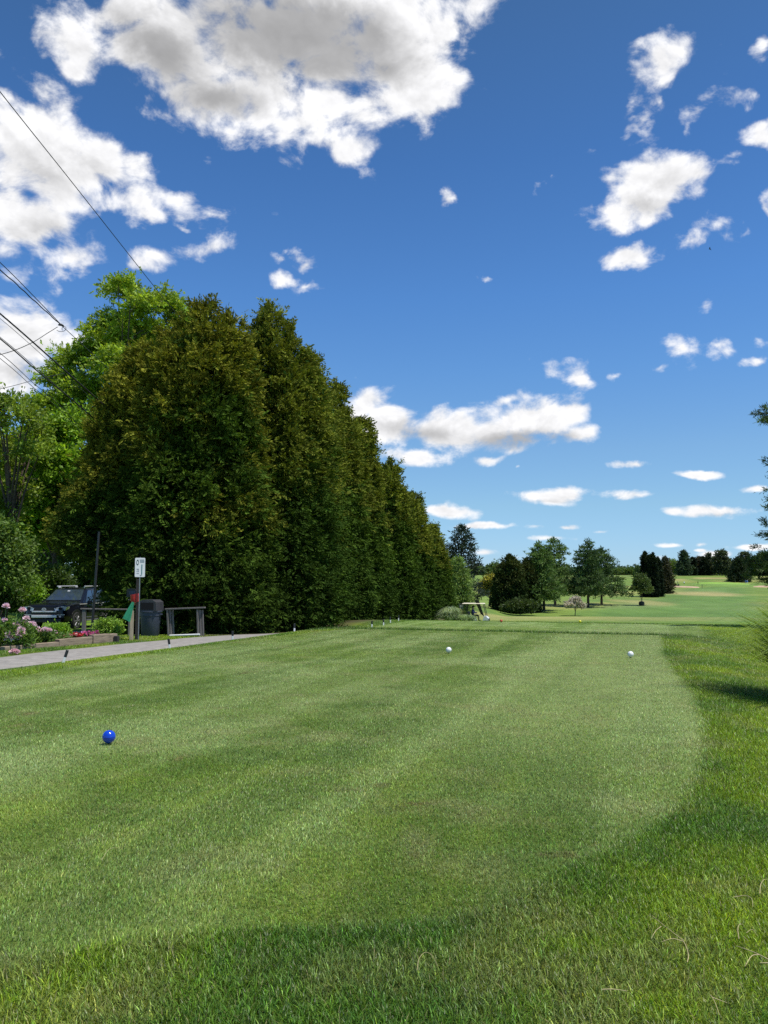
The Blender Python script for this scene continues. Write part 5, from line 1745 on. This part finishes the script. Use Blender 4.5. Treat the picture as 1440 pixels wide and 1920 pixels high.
def golf_cart(label, loc, rotz, canopy, shell, group=None, bag=True):
    """faces +X"""
    root = thing('golf_cart', label, 'golf cart', loc, rotz, group)
    bm = bmesh.new()
    prism(bm, [(-1.15, .30), (1.10, .28), (1.22, .45), (1.16, .72), (.95, .86), (.82, .84), (.70, .42), (.18, .40), (.12, .62), (-.42, .62), (-.5, .80), (-1.05, .82), (-1.2, .6)], 1.14, 'Y', -.57)
    obj('body_shell', bm, shell, root, bevel=.05)
    bm = bmesh.new(); box(bm, (-.15, 0, .72), (.55, 1.05, .14)); box(bm, (-.46, 0, .98), (.12, 1.05, .42), Matrix.Rotation(-.15, 3, 'Y')); obj('seat', bm, M_seat, root, bevel=.04)
    bm = bmesh.new(); box(bm, (-.05, 0, 1.88), (1.85, 1.2, .06))
    for v in bm.verts:
        if v.co.z > 1.88: v.co.x *= .94; v.co.y *= .9
    obj('canopy', bm, canopy, root, bevel=.03)
    for s in (-1, 1):
        bm = bmesh.new(); rod(bm, (1.02, s * .52, .78), (.78, s * .52, 1.86), .024); obj('canopy_post', bm, M_blackmetal, root)
        bm = bmesh.new(); rod(bm, (-.58, s * .5, .8), (-.62, s * .5, 1.86), .024); obj('canopy_post', bm, M_blackmetal, root)
        for wx in (-.78, .80):
            wh = bpy.data.objects.new('wheel', None); COL.objects.link(wh); wh.parent = root; wh.location = (wx, s * .5, .23)
            bm = bmesh.new(); lathe(bm, [(.11, -.09), (.21, -.095), (.23, -.06), (.23, .06), (.21, .095), (.11, .09)], 20, axis='Y'); obj('tyre', bm, M_tyre, wh, True)
            bm = bmesh.new(); lathe(bm, [(.0001, -.07), (.12, -.07), (.12, .07), (.0001, .07)], 16, axis='Y'); obj('rim', bm, M_whitepaint, wh, True)
    bm = bmesh.new(); rod(bm, (.82, -.25, .84), (.55, -.25, 1.04), .02)
    lathe(bm, [(.15, -.012), (.17, 0), (.15, .012)], 16)
    for v in list(bm.verts)[-48:]:
        q = Matrix.Rotation(-.9, 3, 'Y') @ v.co; v.co = q + Vector((.55, -.25, 1.04))
    obj('steering_wheel', bm, M_black, root)
    bm = bmesh.new(); box(bm, (.98, 0, .66), (.30, 1.0, .10)); box(bm, (1.17, 0, .5), (.12, 1.1, .3)); obj('dash_panel', bm, M_black, root, bevel=.03)
    if bag:
        for s, cm in ((-.26, M_bagc), (.26, M_seat)):
            bg = bpy.data.objects.new('golf_bag', None); COL.objects.link(bg); bg.location = (-.98, s, .62)
            # a bag is its own thing that rides on the cart's rear deck
            M = root.matrix_basis
            tag(bg, ('brown' if s < 0 else 'black') + ' golf bag full of clubs strapped to the back of the near golf cart', 'golf bag', 'golf bags on the near cart')
            bg.location = M @ Vector((-.98, s, .62)); bg.rotation_euler = (0, -.12, rotz)
            bm = bmesh.new(); lathe(bm, [(.10, 0), (.115, .02), (.115, .7), (.13, .72), (.13, .8), (.11, .8), (.1, .74)], 16); obj('bag_body', bm, cm, bg, True)
            for k in range(8):
                a = k * .785; e = (.11 * math.cos(a), .11 * math.sin(a), 1.02 + .1 * (k % 3))
                bm = bmesh.new(); rod(bm, (.06 * math.cos(a), .06 * math.sin(a), .5), e, .008, n=5)
                box(bm, (e[0] + .02, e[1], e[2] + .02), (.085, .05, .045)); obj('club', bm, (M_whitepaint, M_steel, M_black)[k % 3], bg, bevel=.008)
    return root


x, d = px_x(889, 69), 69.0
z = g(x, d)
golf_cart('white golf cart with a cream canopy driving off behind the feathery grass', (x, d, z), R(-12), M_cream, M_whitepaint)
cs, sn = math.cos(R(-12)), math.sin(R(-12))
for lx, ly, lab, sh in [(-.12, -.27, 'seated golfer in a navy shirt and dark cap, nearer one in the golf cart', M_navy),
                        (-.16, .27, 'seated golfer in a grey-blue shirt, farther one in the golf cart', M_greyblue)]:
    person(lab, (x + lx * cs - ly * sn, d + lx * sn + ly * cs, z + .80), R(-12 - 90), sh, M_darkcloth, 'sit', M_blackcloth, 'golfers riding in the cart')

# ------------------------------------------------------------------ green, bunkers and golfers far up the slope
def patch(name, px0, px1, d0, d1, material, lift=.25, dome=.0, n=40, wob=.12, tint=None):
    """rounded sheet lying on the slope between two photo columns and two distances"""
    cx = (px_x(px0, (d0 + d1) / 2) + px_x(px1, (d0 + d1) / 2)) / 2; rx = (px_x(px1, (d0 + d1) / 2) - px_x(px0, (d0 + d1) / 2)) / 2
    cy, ry = (d0 + d1) / 2, (d1 - d0) / 2
    V = [(cx, cy, float(gm(cx, cy)) + lift + dome)]; FL3, FL4 = [], []
    m = 7
    for j in range(1, m + 1):
        for k in range(n):
            a = 2 * math.pi * k / n
            w_ = 1 + wob * (float(vnoise(np.array([math.cos(a) * 1.6 + cx]), np.array([math.sin(a) * 1.6 + 3]))[0]) - .5) * 2
            r = j / m
            xx, yy = cx + rx * r * w_ * math.cos(a), cy + ry * r * w_ * math.sin(a)
            V.append((xx, yy, float(gm(xx, yy)) + (lift if j < m else -.3) + dome * (1 - r * r)))
    for k in range(n): FL3.append((0, 1 + k, 1 + (k + 1) % n))
    for j in range(m - 1):
        for k in range(n): FL4.append((1 + j * n + k, 1 + (j + 1) * n + k, 1 + (j + 1) * n + (k + 1) % n, 1 + j * n + (k + 1) % n))
    V = np.array(V)
    return structure(np_mesh(name, V, [np.array(FL3), np.array(FL4)], material, smooth=True, tint=(np.tile(tint, (len(V), 1)) if tint is not None else None)))


patch('green_apron', 1300, 1412, 352, 412, M_turf, .22, .9, tint=np.array([.16, .26, .06]))
patch('putting_green', 1312, 1404, 366, 408, M_turf, .75, .75, tint=np.array([.24, .40, .07]))
patch('sand_bunker', 1262, 1303, 340, 366, M_sand, .35, 0)
patch('sand_bunker', 1404, 1470, 345, 372, M_sand, .35, 0)


def bunker_lip(px0, px1, d, h):
    n = 26; V = []
    prof = [(-1.6, -.2), (-.9, .15), (-.55, .75), (-.2, 1.0), (.5, .95), (1.6, .5), (3.4, -.2)]
    for i in range(n):
        f = i / (n - 1); xx = px_x(px0 + (px1 - px0) * f, d); k = math.sin(math.pi * min(max(f, .02), .98)) ** .5
        dd = d - 3.5 * math.sin(math.pi * f) * 0 + 2.5 * math.sin(math.pi * f)
        for (a, b_3) in prof: V.append((xx, dd + a * 1.5, float(gm(xx, dd + a * 1.5)) + b_3 * h * k))
    V = np.array(V)
    structure(np_mesh('bunker_lip', V, [grid_faces(len(prof), n)], M_turf, smooth=True, tint=np.tile([.15, .23, .06], (len(V), 1))))


bunker_lip(1274, 1308, 364, 1.2)
bunker_lip(1402, 1452, 370, 1.5)


def at_far(px, d): 
    x = px_x(px, d); return (x, d, float(gm(x, d)) + .1)


FGp = 'golfers far away around the green'
q = at_far(1308.5, 386); person('far golfer all in black walking left of the green', (q[0], q[1], q[2] + .3), R(90), M_blackcloth, M_blackcloth, 'stand', None, FGp, 1.08)
q = at_far(1282.5, 392); person('far golfer in a white shirt and dark trousers beyond the left bunker', (q[0], q[1], q[2]), R(180), M_whitecloth, M_darkcloth, 'stand', None, FGp, 1.08)
q = at_far(1398, 398); person('far golfer in bright blue at the right of the green, bending a little', (q[0], q[1], q[2] + .5), R(150), M_bluecloth, M_bluecloth, 'bend', None, FGp, 1.08)
q = at_far(1401, 391); person('far golfer in white with blue at the right of the green, nearest the bunker', (q[0], q[1], q[2] + .5), R(180), M_bluecloth, M_whitecloth, 'stand', M_whitecloth, FGp, 1.08)
q = at_far(1268, 374); golf_cart('tiny far golf cart parked left of the left bunker', q, R(5), M_cream, M_black, None, False)
q = at_far(1316, 330)
root = thing('yardage_post', 'short dark post standing on the fairway before the green', 'post', q)
bm = bmesh.new(); rod(bm, (0, 0, -.2), (0, 0, 1.15), .09, n=8); lathe(bm, [(.11, 1.15), (.13, 1.2), (.13, 1.4), (.06, 1.46)], 10); obj('post', bm, M_wood_dark, root)

# ------------------------------------------------------------------ overhead cables
def cable(label, pts, r, n=40, sag=0.0, wav=0.0):
    """pts: (px, py, distance) seen on the photo; a hanging cable through these points"""
    w = [np.array(P(*p)) for p in pts]
    ln = catmull(w, max(4, n // len(w)))
    if sag:
        f = np.linspace(0, 1, len(ln)); ln[:, 2] -= sag * 4 * f * (1 - f)
    if wav:
        f = np.linspace(0, 1, len(ln)); ln[:, 2] += wav * np.sin(f * 46)
    tb = Tubes(); tb.add(ln, r, 6)
    o = tb.build('power_cable', M_wire)
    return tag(o, label, 'cable', 'power lines over the left side')


cable('single thin cable crossing the big left cloud down to the locust top', [(-250, -150, 20), (0, 172, 26), (140, 348, 32), (285, 532, 40), (350, 612, 44)], .017)
cable('straight upper cable meeting the wavy one at the loop', [(-200, 305, 21), (0, 492, 26), (60, 552, 28.2), (114, 608, 30.5)], .014)
cable('wavy bundled cable running down to the cable loop', [(-200, 345, 21), (0, 506, 26), (60, 560, 28.2), (114, 609, 30.5)], .019, wav=.012)
cable('cable continuing from the loop into the locust crown', [(114, 609, 30.5), (150, 642, 33), (200, 688, 38), (250, 735, 45)], .013)
cable('thickest black cable running down to the arborvitae tips', [(-200, 425, 20), (0, 588, 25), (105, 680, 28.5), (205, 768, 31.5), (245, 800, 33)], .026)
cable('thin cable just below the thickest one at the left edge', [(-200, 440, 22), (0, 597, 28), (95, 680, 33), (170, 745, 39)], .009)
cable('dark cable under the thickest one, ending in the maple crown', [(-200, 480, 20), (0, 635, 25), (75, 700, 27.6), (150, 762, 30.5), (200, 806, 33)], .021)
cable('thin cable close below the dark one at the left edge', [(-200, 478, 21), (0, 632, 26.5), (70, 692, 29.5), (130, 745, 32.5), (160, 775, 35)], .010)
cable('lower thin cable crossing the cloud edge on the left', [(-200, 505, 22), (0, 662, 27), (60, 716, 30), (110, 758, 33), (150, 800, 36)], .011)
cable('lowest thin cable of the bundle on the left', [(-200, 520, 22), (0, 672, 27), (60, 724, 30), (110, 766, 33), (150, 808, 36)], .010)
cable('sagging service cable rising from the left edge to the cable loop', [(-120, 690, 30), (0, 665, 30), (55, 645, 30), (90, 624, 30.3), (108, 613, 30.5)], .013)
cable('faint low cable rising from the left edge to the locust foliage', [(-120, 752, 34), (5, 728, 34), (70, 711, 34.5), (120, 700, 36)], .011)
c0 = np.array(P(117, 617, 30.5)); a = np.linspace(-2.6, 3.4, 26)
tb = Tubes(); tb.add(np.c_[c0[0] + .13 * np.cos(a) + .03 * a, c0[1] + .02 * a, c0[2] + .11 * np.sin(a)], .010, 6)
tb.add([np.array(P(110, 609, 30.5)), np.array(P(115, 609, 30.4)), np.array(P(119, 611, 30.5))], [.03, .05, .03], 8)
tag(tb.build('cable_loop', M_wire), 'small loop of slack cable with a clamp where the cables meet', 'cable')

# ------------------------------------------------------------------ bird and dry stalks
w = P(1331, 467, 60)
bm = bmesh.new()
lathe(bm, [(.0001, -.16), (.035, -.1), (.05, 0), (.035, .09), (.028, .12), (.0001, .16)], 8, axis='Y')
for s in (-1, 1):
    a1 = [bm.verts.new(v) for v in ((s * .03, .07, .02), (s * .03, -.06, .02), (s * .16, -.05, .09), (s * .30, -.09, .06), (s * .17, .06, .10))]
    bm.faces.new(a1)
o = obj('bird', bm, M_blackcloth); o.location = w; o.rotation_euler = (.3, .5, .9); o.scale = (.6, .6, .6)
tag(o, 'tiny dark bird in flight high in the blue sky at the right', 'bird')


def stalk(label, branches, r=.0035):
    tb = Tubes(); r = r * .52
    for br in branches:
        pts = []
        for (px, py, hh) in br:
            gx_, gy_ = ground_from_px(px, py, .02)
            pts.append((gx_, gy_, float(gm(gx_, gy_)) + .045 + hh))
        ln = catmull(pts, 6)
        tb.add(ln, np.linspace(r, r * .45, len(ln)), 6)
    tag(tb.build('dry_stalk', M_straw), label, 'straw', 'dry straw stalks lying on the grass')


stalk('long forked dry stalk with two side shoots, the largest one', [[(1289, 1816, 0), (1291, 1805, .01), (1282, 1783, .015), (1262, 1768, .02), (1240, 1750, .02), (1223, 1731, .01)],
      [(1282, 1781, .01), (1262, 1780, .02), (1241, 1781, .01)], [(1240, 1752, .01), (1230, 1760, .01), (1221, 1771, 0)]])
stalk('thick dry stalk tangle at the right edge below the curled one', [[(1442, 1816, .01), (1422, 1810, .02), (1400, 1801, .02), (1382, 1790, .01)], [(1424, 1811, .02), (1410, 1814, .02), (1397, 1824, 0)],
      [(1442, 1822, .01), (1425, 1822, .01)]], .0045)
stalk('curled hook of dry grass near the right edge', [[(1386, 1772, 0), (1384, 1762, .02), (1388, 1757, .03), (1395, 1755, .02)]])
stalk('thin bent dry stem right of the curled hook', [[(1394, 1767, 0), (1404, 1780, .01)], [(1400, 1765, .01), (1411, 1763, .02), (1422, 1771, .01)]], .0025)
stalk('curved dry stem high at the right edge', [[(1375, 1697, .01), (1398, 1698, .02), (1410, 1704, .02), (1412, 1712, 0)]], .003)
stalk('upper hooked dry stem touching the right edge', [[(1425, 1686, 0), (1427, 1676, .02), (1434, 1670, .03), (1442, 1668, .02)]])
stalk('short straight dry stalk lying across near the bottom', [[(1129, 1872, .01), (1150, 1874, .015), (1176, 1875, .01)]], .004)
stalk('dry stalk running off the bottom edge at the right', [[(1333, 1884, .01), (1340, 1900, .02), (1350, 1922, .01)], [(1336, 1888, .01), (1364, 1896, .005)]], .0032)
stalk('pale arched dry stem in the middle of the near grass', [[(782, 1830, 0), (786, 1818, .02), (798, 1811, .03), (812, 1814, .02), (820, 1822, 0)]], .0022)
stalk('small dry arched blade on the tee at the lower left', [[(190, 1622, 0), (205, 1608, .02), (226, 1602, .01)]], .0022)
